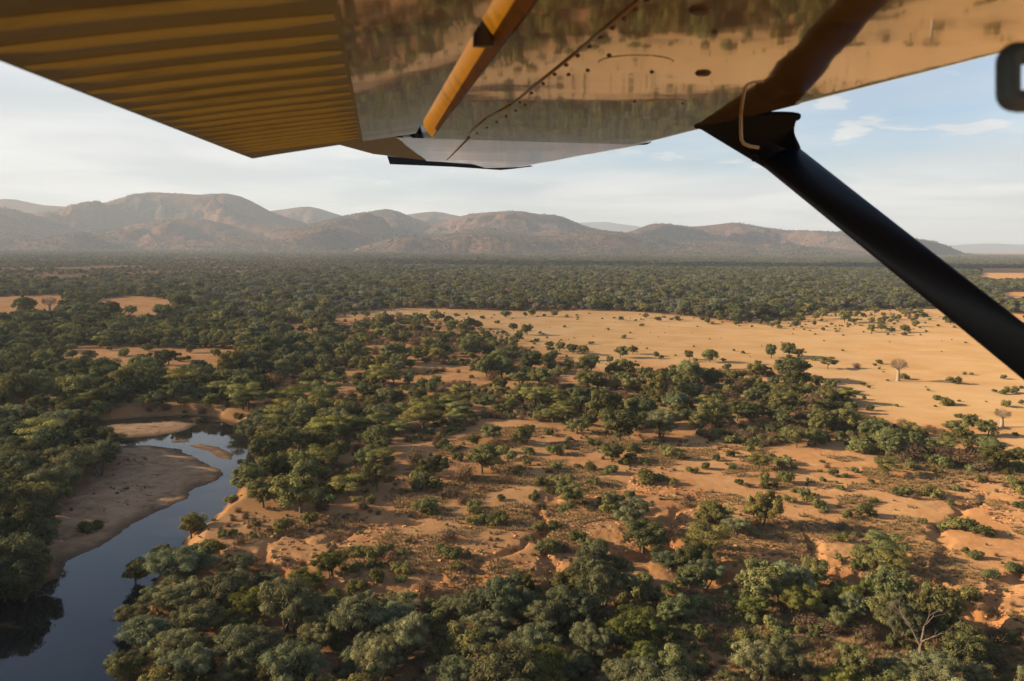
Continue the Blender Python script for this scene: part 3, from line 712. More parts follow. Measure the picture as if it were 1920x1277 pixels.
# ------------------------------------------------------------------ the ground: one sheet from under the aeroplane to the horizon
def build_ground():
    th_f = np.linspace(-46, 46, 760); th_c = np.linspace(46, 314, 60)[1:-1]
    th = np.radians(np.concatenate([th_f, th_c])); nt_ = len(th)
    rr = np.concatenate([np.linspace(12, 96, 12)[:-1], np.exp(np.linspace(math.log(96), math.log(560), 400))[:-1],
                         np.exp(np.linspace(math.log(560), math.log(6500), 150))[:-1], np.exp(np.linspace(math.log(6500), math.log(45000), 26))])
    R_, T_ = np.meshgrid(rr, th, indexing='ij')
    x = R_ * np.sin(T_); y = R_ * np.cos(T_)
    z = height(x, y)
    z = np.where(R_ > 2500, z * 0.3, z)
    V = np.stack([x, y, z], -1).reshape(-1, 3)
    V = np.concatenate([V, [[0, 0, height1(0.1, 0.1)]]])
    i, j = np.meshgrid(np.arange(len(rr) - 1), np.arange(nt_), indexing='ij')
    jn = (j + 1) % nt_
    q = np.stack([i * nt_ + j, (i + 1) * nt_ + j, (i + 1) * nt_ + jn, i * nt_ + jn], -1).reshape(-1, 4)[:, ::-1]
    mb = MB(); mb.add(V, q, 0)
    c = len(V) - 1
    mb.add(np.zeros((0, 3)), np.array([[c, b, a] for a, b in ((k, (k + 1) % nt_) for k in range(nt_))]) - len(V), 0)
    o = mb.build('ground', GROUND, None, True)
    tag(o, kind='structure')
    me = o.data; xs, ys, zs = V[:, 0], V[:, 1], V[:, 2]
    # litter and dark soil where plants grow
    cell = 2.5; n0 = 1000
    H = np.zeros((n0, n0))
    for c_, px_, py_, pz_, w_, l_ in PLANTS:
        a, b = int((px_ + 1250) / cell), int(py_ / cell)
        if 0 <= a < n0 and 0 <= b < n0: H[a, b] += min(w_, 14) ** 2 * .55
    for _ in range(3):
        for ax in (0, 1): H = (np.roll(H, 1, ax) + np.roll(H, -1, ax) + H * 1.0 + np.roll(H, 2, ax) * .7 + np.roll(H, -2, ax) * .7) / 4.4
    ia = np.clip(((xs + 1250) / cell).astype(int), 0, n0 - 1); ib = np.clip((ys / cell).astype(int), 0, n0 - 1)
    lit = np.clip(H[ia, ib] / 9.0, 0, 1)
    ppx, ppy, pw = proj(xs, ys, zs * 0)
    rad = np.hypot(xs, ys)
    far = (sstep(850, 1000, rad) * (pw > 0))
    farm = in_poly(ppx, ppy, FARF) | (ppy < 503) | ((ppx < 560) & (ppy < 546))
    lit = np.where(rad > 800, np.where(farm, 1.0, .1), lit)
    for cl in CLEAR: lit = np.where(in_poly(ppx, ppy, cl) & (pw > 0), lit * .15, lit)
    pan = sstep(-14, 14, sdist(xs, ys, ground_poly(PAN))); barm = np.zeros(len(V)); wet = np.zeros(len(V))
    nr = rad < 900
    barm[nr] = sstep(-2, 3, sdist(xs[nr], ys[nr], BAR))
    for P in ISLANDS: barm[nr] = np.maximum(barm[nr], sstep(-2, 2, sdist(xs[nr], ys[nr], P)))
    wet[nr] = 1 - sstep(WATER_Z + .05, WATER_Z + .5, zs[nr])
    raw = np.zeros(len(V)); s = sdist(xs[nr], ys[nr], TERRACE); raw[nr] = np.exp(-(s / 8) ** 2) * .8
    for P, w, d in GULLIES: raw[nr] = np.maximum(raw[nr], np.exp(-(seg_dist(xs[nr], ys[nr], P, False) / (w * 1.6)) ** 2) * .55)
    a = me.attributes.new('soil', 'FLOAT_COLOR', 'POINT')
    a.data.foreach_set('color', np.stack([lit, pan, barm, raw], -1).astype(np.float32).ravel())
    a = me.attributes.new('wet', 'FLOAT', 'POINT'); a.data.foreach_set('value', wet.astype(np.float32))
    return o

def ground_material():
    m, nt, out = mat('savanna_soil'); N = NT(nt)
    g = N.n('ShaderNodeNewGeometry'); P = g.outputs['Position']
    at_ = N.n('ShaderNodeAttribute', attribute_name='soil'); sep = N.n('ShaderNodeSeparateColor', {0: at_.outputs['Color']})
    lit, pan, bar, raw = sep.outputs[0], sep.outputs[1], sep.outputs[2], at_.outputs['Alpha']
    wet = N.n('ShaderNodeAttribute', attribute_name='wet').outputs['Fac']
    n1 = N.noise(P, .035, 6, .6, .4); n2 = N.noise(P, .22, 6, .65, .3); n3 = N.noise(P, 1.6, 5, .65); n4 = N.noise(P, .012, 4, .5)
    streak = N.noise(N.n('ShaderNodeMapping', {'Vector': P, 'Scale': (.03, .06, 1), 'Rotation': (0, 0, .2)}).outputs[0], 1.0, 7, .62, .5)
    sand = N.mix(N.ramp(n1, .3, .7), (.345, .162, .066), (.425, .235, .106))
    sand = N.mix(N.ramp(n2, .52, .72, 0, .55), sand, (.29, .120, .045))
    sand = N.mix(N.ramp(n2, .50, .28, 0, .5), sand, (.48, .305, .155))
    panc = N.mix(N.ramp(N.math('ADD', N.math('MULTIPLY', streak, .5), N.math('MULTIPLY', n1, .5)), .35, .65), (.355, .205, .088), (.42, .262, .125))
    panc = N.mix(N.ramp(N.noise(P, .055, 7, .7, .8), .57, .70, 0, .55), panc, (.31, .175, .08))
    panc = N.mix(N.ramp(n4, .5, .65, 0, .45), panc, (.42, .28, .155))
    c = N.mix(pan, sand, panc)
    rawc = N.mix(N.ramp(n2, .35, .65), (.36, .15, .05), (.44, .225, .09))
    slope = N.ramp(N.n('ShaderNodeSeparateXYZ', {0: g.outputs['Normal']}).outputs[2], .93, .72)
    c = N.mix(N.math('MULTIPLY', raw, .75), c, rawc)
    c = N.mix(N.math('MULTIPLY', slope, N.math('ADD', N.math('MULTIPLY', raw, .6), .12)), c, (.34, .135, .05))
    barc = N.mix(N.ramp(n2, .35, .65), (.32, .185, .10), (.42, .27, .16))
    barc = N.mix(N.ramp(N.noise(P, .16, 7, .7, .6), .54, .64, 0, .8), barc, (.12, .085, .05))
    c = N.mix(bar, c, barc)
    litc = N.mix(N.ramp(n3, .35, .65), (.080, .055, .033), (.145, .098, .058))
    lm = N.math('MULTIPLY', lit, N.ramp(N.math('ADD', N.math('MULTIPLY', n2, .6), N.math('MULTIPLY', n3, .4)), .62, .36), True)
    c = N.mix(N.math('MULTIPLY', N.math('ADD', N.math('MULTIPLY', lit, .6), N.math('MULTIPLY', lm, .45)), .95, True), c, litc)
    c = N.mix(N.ramp(n3, .6, .75, 0, .35), c, (.20, .12, .06))
    c = N.mix(N.math('MULTIPLY', N.ramp(N.noise(P, .09, 8, .72, 1.0),   .54, .68, 0, .5), N.math('SUBTRACT', 1.0, N.math('MAXIMUM', pan, bar))), c, (.21, .125, .065))
    c = N.mix(N.math('MULTIPLY', wet, .75), c, (.07, .05, .035))
    bh = N.math('ADD', N.math('MULTIPLY', n2, 1.4), N.math('ADD', N.math('MULTIPLY', n3, .5), N.math('MULTIPLY', N.noise(P, 6, 4, .7), .14)))
    bump = N.n('ShaderNodeBump', {'Strength': N.math('SUBTRACT', .75, N.math('MULTIPLY', pan, .75)), 'Distance': .35, 'Height': bh}).outputs[0]
    nt.links.new(N.n('ShaderNodeBsdfDiffuse', {'Color': c, 'Roughness': .6, 'Normal': bump}).outputs[0], out.inputs['Surface'])
    return m
GROUND = ground_material()
ground = build_ground()

# ------------------------------------------------------------------ river water
m, nt, out = mat('river_water'); N = NT(nt)
P = N.n('ShaderNodeNewGeometry').outputs['Position']
bump = N.n('ShaderNodeBump', {'Strength': .12, 'Distance': .05, 'Height': N.math('ADD', N.noise(P, .5, 3, .5), N.math('MULTIPLY', N.noise(P, .06, 2, .5), 3.0))}).outputs[0]
wc = N.mix(N.ramp(N.noise(P, .05, 4, .55, .6), .35, .65), (.009, .010, .010), (.022, .019, .014))
nt.links.new(N.n('ShaderNodeBsdfPrincipled', {'Base Color': wc, 'Roughness': .035, 'IOR': 1.33, 'Normal': bump}).outputs[0], out.inputs['Surface'])
mb = MB()
c0 = at(240, 1000, WATER_Z)
xs = np.linspace(-420, 120, 28); ys = np.linspace(20, 420, 22)
gx, gy = np.meshgrid(xs, ys); V = np.stack([gx.ravel(), gy.ravel(), np.full(gx.size, WATER_Z)], 1)
i, j = np.meshgrid(np.arange(21), np.arange(27), indexing='ij')
mb.add(V, np.stack([i * 28 + j, i * 28 + j + 1, (i + 1) * 28 + j + 1, (i + 1) * 28 + j], -1).reshape(-1, 4), 0)
tag(mb.build('river_water', m, None, True), kind='structure')

# ------------------------------------------------------------------ hills
def yhor(px): return 452.0 + 0.00803 * px
def hill_material(name, c1, c2, c3):
    m, nt, out = mat(name); N = NT(nt)
    g = N.n('ShaderNodeNewGeometry'); P = g.outputs['Position']
    a = N.noise(P, .0016, 5, .6); b = N.noise(P, .022, 5, .75); d = N.noise(P, .006, 6, .7)
    c = N.mix(N.ramp(a, .36, .64), c1, c2)
    c = N.mix(N.ramp(d, .5, .7, 0, .3), c, c3)
    c = N.mix(N.ramp(b, .5, .62, 0, .75), c, (.040, .040, .024))
    hh = N.math('ADD', b, N.math('MULTIPLY', d, 2.5))
    bump = N.n('ShaderNodeBump', {'Strength': .8, 'Distance': 7.0, 'Height': hh}).outputs[0]
    nt.links.new(N.n('ShaderNodeBsdfDiffuse', {'Color': c, 'Normal': bump}).outputs[0], out.inputs['Surface'])
    return m
HILL = hill_material('hill_scrub', (.138, .066, .042), (.082, .056, .040), (.21, .098, .054))
FARHILL = hill_material('far_hill_scrub', (.10, .07, .055), (.085, .065, .05), (.12, .08, .06))
def silhouette(pts, D):
    P = np.array(pts, float); X = (P[:, 0] - CX) / F * D; Z = (yhor(P[:, 0]) - P[:, 1]) / F * D + HC
    return X, Z
LAYERS = [   # distance, depth of the front slope, crest line as seen
    (11800, 2300, [(-700, 400), (-300, 385), (-60, 380), (0, 376), (40, 374), (75, 384), (110, 388), (150, 388), (260, 405), (480, 402), (510, 396), (545, 392), (585, 387), (610, 394), (645, 406), (700, 420), (745, 408), (765, 402), (815, 397), (860, 405), (960, 425), (1100, 450), (1200, 470)]),
    (9400, 2300, [(-700, 420), (-100, 415), (60, 405), (130, 393), (180, 388), (230, 378), (265, 367), (300, 362), (340, 364), (390, 367), (433, 363), (455, 369), (475, 376), (500, 393), (540, 408), (600, 425), (640, 414), (690, 400), (725, 390), (750, 396), (775, 410), (820, 420), (850, 412), (880, 400), (940, 398), (975, 395), (1010, 404), (1035, 400), (1060, 409), (1090, 424), (1130, 432), (1165, 440), (1190, 430), (1215, 417), (1255, 421), (1290, 426), (1340, 420), (1375, 416), (1405, 425), (1470, 432), (1520, 433), (1585, 435), (1630, 448), (1665, 462), (1690, 478)]),
    (7600, 1500, [(-700, 400), (-200, 392), (0, 386), (30, 392), (80, 405), (130, 425), (165, 444), (210, 436), (250, 421), (300, 414), (350, 410), (400, 413), (440, 422), (480, 440), (560, 446), (620, 425), (660, 420), (700, 436), (760, 452), (840, 440), (880, 430), (920, 426), (960, 432), (1000, 440), (1060, 436), (1100, 432), (1160, 436), (1220, 446), (1300, 447), (1400, 452), (1500, 462), (1620, 470)]),
    (6500, 750, [(640, 470), (700, 456), (740, 441), (775, 439), (815, 452), (850, 446), (890, 434), (930, 437), (975, 452), (1030, 462), (1090, 464), (1130, 456), (1180, 456), (1225, 468), (1300, 478)])]
def hill_height(x, y):
    h = np.full(x.shape, -30.0)
    rid = np.abs(fbm(x / 620, y / 620, 71, 5, .55) * 2 - 1)
    low = fbm(x / 1400, y / 1400, 83, 3)
    for k, (D, W, pts) in enumerate(LAYERS):
        X, Z = silhouette(pts, D)
        xw = x + (fbm(x / 900, y / 900, 90 + k, 3) - .5) * 1100 * np.clip((D - y) / W, 0, 1)
        S = np.interp(xw, X, Z, left=-30, right=-30)
        S = S + (np.interp(xw + 120, X, Z, left=-30, right=-30) + np.interp(xw - 120, X, Z, left=-30, right=-30) - 2 * S) * .25
        W2 = W * (.72 + .75 * low)
        t = np.clip(np.where(y < D, (D - y) / W2, (y - D) / 1400.0), 0, 1)
        prof = (0.5 + 0.5 * np.cos(t * math.pi)) ** 1.15
        carve = (1 - 0.58 * np.clip((.50 - rid) * 2.1, 0, 1) * sstep(.03, .45, t) * (1 - sstep(.9, 1, t)))
        rid2 = np.abs(fbm(x / 260 + .3 * k, y / 340, 75, 4, .55) * 2 - 1)
        carve = carve * (1 - .30 * np.clip((.42 - rid2) * 1.2, 0, 1) * sstep(.02, .3, t) * (1 - sstep(.85, 1, t)))
        kn = sstep(.35, .80, vnoise(x / 900 + 5.1 * k, y / 1050 + 2.2 * k, 120 + k)) * 230 + sstep(.45, .8, vnoise(x / 420, y / 480 + 7 * k, 140 + k)) * 40
        kn = kn * sstep(.12, .42, t) * (1 - sstep(.72, .98, t)) * np.clip(S / 250, 0, 1)
        body = np.minimum(kn + (S + 30) * prof * carve, (S + 30) * (.55 + .45 * prof))
        h = np.maximum(h, body - 30 + ((rid - .5) * 14 + (fbm(x / 210, y / 210, 77, 4) - .5) * 10 * np.clip(t * 3, .15, 1)) * sstep(0, .2, prof))
    return h
def polar_sheet(name, mtl, r1, r2, nr, th1, th2, nth, fn):
    rr = np.linspace(r1, r2, nr); th = np.radians(np.linspace(th1, th2, nth))
    R_, T_ = np.meshgrid(rr, th, indexing='ij'); y = R_; x = R_ * np.tan(T_)
    V = np.stack([x, y, fn(x, y)], -1).reshape(-1, 3)
    i, j = np.meshgrid(np.arange(nr - 1), np.arange(nth - 1), indexing='ij')
    q = np.stack([i * nth + j, i * nth + j + 1, (i + 1) * nth + j + 1, (i + 1) * nth + j], -1).reshape(-1, 4)
    mb = MB(); mb.add(V, q, 0)
    return tag(mb.build(name, mtl, None, True), kind='structure')
polar_sheet('hills', HILL, 5200, 13300, 230, -44, 36, 640, hill_height)
def far_fn(x, y):
    X, Z = silhouette([(-900, 470), (900, 440), (1040, 424), (1090, 418), (1130, 417), (1165, 420), (1200, 426), (1260, 440), (1500, 462), (1700, 462), (1780, 460), (1850, 456), (1900, 459), (2000, 456), (2200, 450), (2600, 452)], 24000)
    S = np.interp(x, X, Z)
    t = np.clip(np.abs(y - 24000) / 3500, 0, 1)
    return (S + 60) * (.5 + .5 * np.cos(t * math.pi)) * (.9 + .2 * fbm(x / 1500, y / 1500, 99, 4)) - 60
polar_sheet('distant_ridge', FARHILL, 20000, 27900, 24, -12, 42, 300, far_fn)

rngH = np.random.default_rng(55)
hx = rngH.uniform(-6500, 6000, 90000); hy = rngH.uniform(5300, 9300, 90000)
okh = (np.abs(hx) < hy * .75)
hx, hy = hx[okh], hy[okh]; hz_ = hill_height(hx, hy)
thin = rngH.random(len(hx)) < np.where(hz_ < 20, .9, np.where(hz_ < 160, .65, .25)) * (.35 + .9 * (fbm(hx / 500, hy / 500, 66, 3) > .5))
for x_, y_, z_ in zip(hx[thin], hy[thin], np.maximum(hz_[thin], 0)):
    t_ = 'Tton'[int(rngH.random() * 4)]; PLANTS.append((t_, x_, y_, z_ - 1, 9 + 9 * rngH.random(), False))
# ------------------------------------------------------------------ plants as things
rngC = random.Random(9)
MESH = {}
for k, protos in PROTO.items():
    MESH[k] = []
    for i, (lf, wd) in enumerate(protos):
        wood_m = {'baobab': BARK_PALE, 'dead': BARK_DEAD, 'dry': TWIG}.get(k, BARK)
        a = lf.mesh('crown', [TWIG if k == 'baobab' else LEAF]) if lf else None
        b = wd.mesh('trunk', [wood_m], k in ('baobab', 'dead'))
        MESH[k].append((a, b))
def visible(p):
    c, x, y, z, w, l = p
    k = KINDS[TONES[c][0]]
    px, py, d = proj(x, y, z + k[4] * w / k[2])
    px = float(px); py = float(py); d = float(d)
    if d <= 1: return 0, px, py
    wpx = F * w / d
    if d > 5200: wpx *= .3
    inside = (-wpx * .3 < px < 1920 + wpx * .3) and (300 < py < 1277 + wpx * .3)
    edge = np.interp(px, [1330, 1430, 1620, 1920], [245, 310, 470, 710]); edge2 = np.interp(px, [1500, 1700, 1920], [285, 435, 610])
    if 1620 < px < 1920 and edge2 + 12 < py < edge - 12: inside = False      # behind the strut
    return (wpx if inside else 0), px, py
by_kind = {}
for p in PLANTS:
    wpx, px, py = visible(p)
    by_kind.setdefault(TONES[p[0]][0], []).append((wpx, px, py, p))
SINGLE = []; REST = []
for k, L in by_kind.items():
    L.sort(key=lambda q: -q[0])
    n = 300 if k not in ('baobab', 'dead') else 50
    SINGLE += [(k, *q) for q in L[:n] if q[0] > 5]
    REST += [(k, *q) for q in L[:n] if q[0] <= 5] + [(k, *q) for q in L[n:]]
print('single', len(SINGLE), 'rest', len(REST))

ZONES = [
    ('on the left river bank', [(-500, 786), (150, 786), (235, 830), (215, 880), (120, 1010), (135, 1050), (-100, 1250), (-500, 1250)]),
    ('on the sandbar', [(150, 880), (420, 870), (340, 960), (130, 1050), (100, 1000)]),
    ('along the far river bank', [(-500, 690), (330, 700), (445, 720), (445, 796), (-500, 796)]),
    ('by the left sandy clearings', [(-500, 640), (460, 640), (460, 700), (-500, 700)]),
    ('in the forest left of the plain', [(-500, 540), (660, 560), (660, 640), (-500, 640)]),
    ('at the river bend', [(430, 740), (720, 740), (720, 990), (430, 990)]),
    ('by the water below the bend', [(300, 930), (480, 960), (480, 1065), (300, 1065)]),
    ('in the near riverside forest', [(150, 1050), (640, 1050), (640, 1400), (150, 1400)]),
    ('in the forest below the slope', [(640, 1070), (960, 1070), (960, 1400), (640, 1400)]),
    ('in the forest below the gully', [(960, 1040), (1290, 1040), (1290, 1400), (960, 1400)]),
    ('around the forked dead tree', [(1620, 1060), (2200, 1060), (2200, 1400), (1620, 1400)]),
    ('under the red scarp', [(1290, 1040), (1620, 1040), (1620, 1400), (1290, 1400)]),
    ('on the orange slope', [(400, 960), (960, 900), (960, 1070), (400, 1070)]),
    ('around the central gully', [(960, 900), (1290, 900), (1290, 1060), (960, 1060)]),
    ('on the red scarp', [(1600, 960), (2200, 960), (2200, 1070), (1600, 1070)]),
    ('on the sand above the red scarp', [(1290, 890), (1600, 890), (1600, 1050), (1290, 1050)]),
    ('on the sand below the thicket', [(1100, 800), (1500, 830), (1500, 900), (1100, 900)]),
    ('on the sand beyond the thicket', [(1500, 840), (2200, 860), (2200, 960), (1500, 960)]),
    ('in the dark thicket', [(1120, 690), (1500, 690), (1800, 800), (1950, 850), (1950, 880), (1500, 850), (1120, 810)]),
    ('in the woodland above the slope', [(700, 780), (1120, 780), (1120, 910), (700, 910)]),
    ('in the middle woodland', [(600, 640), (1120, 660), (1120, 790), (600, 790)]),
    ('at the near plain edge', [(640, 600), (900, 600), (1560, 690), (1120, 700), (640, 660)]),
    ('on the plain beside the strut', [(1560, 620), (2200, 620), (2200, 860), (1750, 860), (1560, 720)]),
    ('on the open sandy plain', [(640, 596), (1600, 610), (1600, 760), (1000, 660)]),
    ('at the far plain edge', [(640, 560), (2200, 560), (2200, 640), (640, 610)])]
def zone(px, py):
    for nm, P in ZONES:
        if bool(in_poly(np.array([px]), np.array([py]), np.array(P, float))[0]): return nm
    return 'in the forest beyond the plain' if py < 620 else 'in the middle woodland'
ORD = ['', 'second', 'third', 'fourth', 'fifth', 'sixth', 'seventh', 'eighth', 'ninth', 'tenth', 'eleventh', 'twelfth', 'thirteenth', 'fourteenth', 'fifteenth', 'sixteenth', 'seventeenth', 'eighteenth', 'nineteenth', 'twentieth']
def ordn(i):
    if i > 97: return 'hundred-and-' + ordn(i - 100) if i > 100 else 'hundredth'
    if i < len(ORD): return ORD[i]
    t = ['twenty', 'thirty', 'forty', 'fifty', 'sixty', 'seventy', 'eighty', 'ninety'][(i + 1) // 10 - 2]; o = ['', '-first', '-second', '-third', '-fourth', '-fifth', '-sixth', '-seventh', '-eighth', '-ninth'][(i + 1) % 10]
    return t + o if o else t[:-1] + 'ieth'
NOUN = {'leafy': 'round leafy tree', 'feather': 'feathery tree', 'acacia': 'flat-topped acacia', 'bush': 'bush', 'dry': 'dry bush', 'baobab': 'baobab', 'dead': 'dead tree'}
SPLIT = {'leafy': (26, 60), 'feather': (50, 85), 'acacia': (35, 65), 'bush': (20, 36), 'dry': (22, 40), 'baobab': (0, 1e9), 'dead': (0, 1e9)}
cells = {}
for s in SINGLE:
    k, wpx, px, py, p = s; lo, hi = SPLIT[k]
    sz = '' if k in ('baobab', 'dead') else ('small' if wpx < lo else 'big' if wpx > hi else 'middling')
    cells.setdefault((k, p[0], sz, zone(px, py)), []).append(s)
LABEL = {}
split_cells = {}
for (k, code, sz, zn), L in cells.items():
    parts = [('', L)]
    if len(L) > 16:
        L = sorted(L, key=lambda s: -s[3]); h2 = (len(L) + 2) // 3 if len(L) > 40 else (len(L) + 1) // 2
        parts = list(zip(('front', 'middle', 'back') if len(L) > 40 else ('front', 'back'), (L[:h2], L[h2:2 * h2], L[2 * h2:])))
    for pre, Q in parts:
        if Q: split_cells[(k, code, (pre + ' ' + sz).strip(), zn)] = Q
for (k, code, sz, zn), L in split_cells.items():
    L.sort(key=lambda s: s[2])
    tone = TONES[code][2]
    base = ' '.join(q for q in (sz, tone, NOUN[k]) if q)
    if k == 'dead': base = 'pale dead tree with bare forked limbs'
    if k == 'baobab': base = 'bare baobab with thick pale trunk'
    n = len(L)
    for i, s in enumerate(L):
        if n == 1: lab = f'{base} {zn}'
        elif i == 0: lab = f'leftmost {base} {zn}'
        elif i == n - 1: lab = f'rightmost {base} {zn}'
        else: lab = f'{ordn(i)} {base} from the left {zn}'
        if len(lab.split()) > 16: lab = lab.replace('round leafy tree', 'tree').replace('flat-topped acacia', 'acacia').replace('middling ', '')
        LABEL[id(s)] = lab
GROUPN = {'leafy': 'round leafy trees', 'feather': 'feathery trees near the river', 'acacia': 'flat-topped acacias', 'bush': 'green bushes', 'dry': 'dry leafless bushes', 'baobab': 'baobabs', 'dead': 'dead trees'}
def tone_of(code, r):
    c = TONES[code][1]; v = 0.66 + .72 * r.random(); h = (r.random() - .5) * .22
    return (c[0] * v * (1 + h), c[1] * v, c[2] * v * (1 - h * .8))
for s in SINGLE:
    k, wpx, px, py, (code, x, y, z, w, listed) = s
    name, cat, cw, ch, cc = KINDS[k]
    lf, wd = MESH[k][rngC.randrange(len(MESH[k]))]
    e = bpy.data.objects.new(name, None); COL.objects.link(e)
    e.empty_display_size = .5
    sc = w / cw
    e.location = (x, y, z); e.rotation_euler = (0, 0, rngC.random() * 6.283)
    hz = sc * (0.88 + .24 * rngC.random())
    if k in ('bush', 'dry'): hz *= .9
    e.scale = (sc * (.85 + .25 * rngC.random()), sc * (.85 + .35 * rngC.random()), hz * (.88 + .25 * rngC.random()))
    tag(e, LABEL[id(s)], cat, GROUPN[k])
    col = (*tone_of(code, rngC), 1)
    for nm, me in (('trunk' if cat == 'tree' else 'branches', wd), ('crown' if cat == 'tree' else 'foliage', lf)):
        if me is None: continue
        if k == 'baobab' and nm == 'crown': nm = 'twigs'
        o = bpy.data.objects.new(nm, me); COL.objects.link(o); o.parent = e; o.color = col

# ------------------------------------------------------------------ vegetation beyond counting: one object per kind, points that carry a plant each
def mass(name, label, cat, protos, pts, colors, scales, mats_fn):
    """one mesh holds the plant shapes (numbered) and the points (100 + number); geometry nodes set a shape on each point"""
    mb = MB(); pid = []
    for i, (lf, wd) in enumerate(protos):
        n0 = mb.n
        for part, mi in ((lf, 0), (wd, 1)):
            if part is None: continue
            base = np.concatenate(part.v)
            off = 0
            for f, m_, t in part.f: mb.f.append((f + mb.n, mi, t))
            mb.v.append(base); mb.n += len(base)
        pid += [i] * (mb.n - n0)
    np_ = len(pts); r = np.random.default_rng(len(pts))
    pk = r.integers(0, len(protos), np_)
    mb.v.append(np.asarray(pts, np.float32)); n1 = mb.n; mb.n += np_
    pid = np.concatenate([pid, 100 + pk])
    me = mb.mesh(name, mats_fn)
    o = bpy.data.objects.new(name, me); COL.objects.link(o)
    a = me.attributes.new('pid', 'INT', 'POINT'); a.data.foreach_set('value', pid.astype(np.int32))
    c = np.ones((mb.n, 4), np.float32); c[n1:, :3] = colors
    a = me.attributes.new('tone', 'FLOAT_COLOR', 'POINT'); a.data.foreach_set('color', c.ravel())
    s = np.ones((mb.n, 3), np.float32); s[n1:] = scales
    a = me.attributes.new('size', 'FLOAT_VECTOR', 'POINT'); a.data.foreach_set('vector', s.ravel())
    q = np.zeros((mb.n, 3), np.float32); q[n1:, 2] = r.random(np_) * 6.283
    a = me.attributes.new('turn', 'FLOAT_VECTOR', 'POINT'); a.data.foreach_set('vector', q.ravel())
    ng = bpy.data.node_groups.new(name + '_spread', 'GeometryNodeTree')
    ng.interface.new_socket('Geometry', in_out='INPUT', socket_type='NodeSocketGeometry')
    ng.interface.new_socket('Geometry', in_out='OUTPUT', socket_type='NodeSocketGeometry')
    nd = ng.nodes; ln = ng.links.new
    gi = nd.new('NodeGroupInput'); go = nd.new('NodeGroupOutput'); join = nd.new('GeometryNodeJoinGeometry')
    def named(nm, t):
        n = nd.new('GeometryNodeInputNamedAttribute'); n.data_type = t; n.inputs['Name'].default_value = nm
        return n.outputs['Attribute']
    for i in range(len(protos)):
        sel = []
        for val in (i, 100 + i):
            cmp = nd.new('FunctionNodeCompare'); cmp.data_type = 'INT'; cmp.operation = 'EQUAL'
            ln(named('pid', 'INT'), cmp.inputs[2]); cmp.inputs[3].default_value = val
            sg = nd.new('GeometryNodeSeparateGeometry'); sg.domain = 'POINT'
            ln(gi.outputs[0], sg.inputs['Geometry']); ln(cmp.outputs[0], sg.inputs['Selection'])
            sel.append(sg.outputs['Selection'])
        ip = nd.new('GeometryNodeInstanceOnPoints')
        ln(sel[1], ip.inputs['Points']); ln(sel[0], ip.inputs['Instance'])
        e2r = nd.new('FunctionNodeEulerToRotation'); ln(named('turn', 'FLOAT_VECTOR'), e2r.inputs[0])
        ln(e2r.outputs[0], ip.inputs['Rotation']); ln(named('size', 'FLOAT_VECTOR'), ip.inputs['Scale'])
        ln(ip.outputs[0], join.inputs[0])
    ln(join.outputs[0], go.inputs[0])
    md = o.modifiers.new('spread', 'NODES'); md.node_group = ng
    tag(o, label, cat, None, 'stuff')
    return o
MASS = {'leafy': ('woodland', 'mass of round leafy trees of the woodland reaching back to the hills', 'woodland'),
        'feather': ('feathery_woodland', 'more grey-green feathery trees standing among the forest', 'woodland'),
        'acacia': ('acacia_woodland', 'more flat-topped acacias standing among the forest', 'woodland'),
        'bush': ('green_scrub', 'low green scrub spread between the trees and over the sand', 'scrub'),
        'dry': ('dry_scrub', 'brown leafless scrub spread between the trees and over the sand', 'scrub')}
for k, (nm, lab, cat) in MASS.items():
    L = [q for q in REST if q[0] == k]
    if not L: continue
    cw, ch = KINDS[k][2], KINDS[k][3]
    pts = [(q[4][1], q[4][2], q[4][3]) for q in L]
    cols = [tone_of(q[4][0], rngC) for q in L]
    sc = [(q[4][4] / cw, q[4][4] / cw * (.9 + .2 * rngC.random()), q[4][4] / cw * (.85 + .3 * rngC.random())) for q in L]
    mass(nm, lab, cat, PROTO[k], pts, cols, sc, [LEAF_I, TWIG if k == 'dry' else BARK])
# dry grass tufts and clods on the open soil
def make_tuft(seed):
    rng = np.random.default_rng(seed); w = MB(); n = 26
    a = rng.random(n) * 6.28; r = rng.random((n, 1)) * .22
    d = np.stack([np.cos(a), np.sin(a), np.zeros(n)], 1); p = d * r
    tip = p + d * (.15 + .3 * rng.random((n, 1))) + np.array([0, 0, 1]) * (.35 + .4 * rng.random((n, 1))); s = np.stack([-np.sin(a), np.cos(a), 0 * a], 1) * .03
    w.add(np.stack([p - s, p + s, tip], 1).reshape(-1, 3), np.arange(n * 3).reshape(-1, 3), 0)
    return None, w
def make_clod(seed):
    rng = np.random.default_rng(seed); w = MB()
    V = np.array([(x, y, z) for x in (-1, 1) for y in (-1, 1) for z in (-1, 1)], float) * .35
    V = np.concatenate([V, np.array([(.5, 0, 0), (-.5, 0, 0), (0, .5, 0), (0, -.5, 0), (0, 0, .5), (0, 0, -.5)])]) * (0.75 + .5 * rng.random((14, 1)))
    F4 = []
    for ax, c in ((0, 8), (1, 10), (2, 12)):
        for sg, cc in ((1, c), (-1, c + 1)):
            ids = [i for i in range(8) if ((i >> (2 - ax)) & 1) == (sg > 0)]
            ids = [ids[0], ids[1], ids[3], ids[2]]
            F4 += [(ids[i], ids[(i + 1) % 4], cc) for i in range(4)]
    w.add(V, F4, 0)
    return None, w
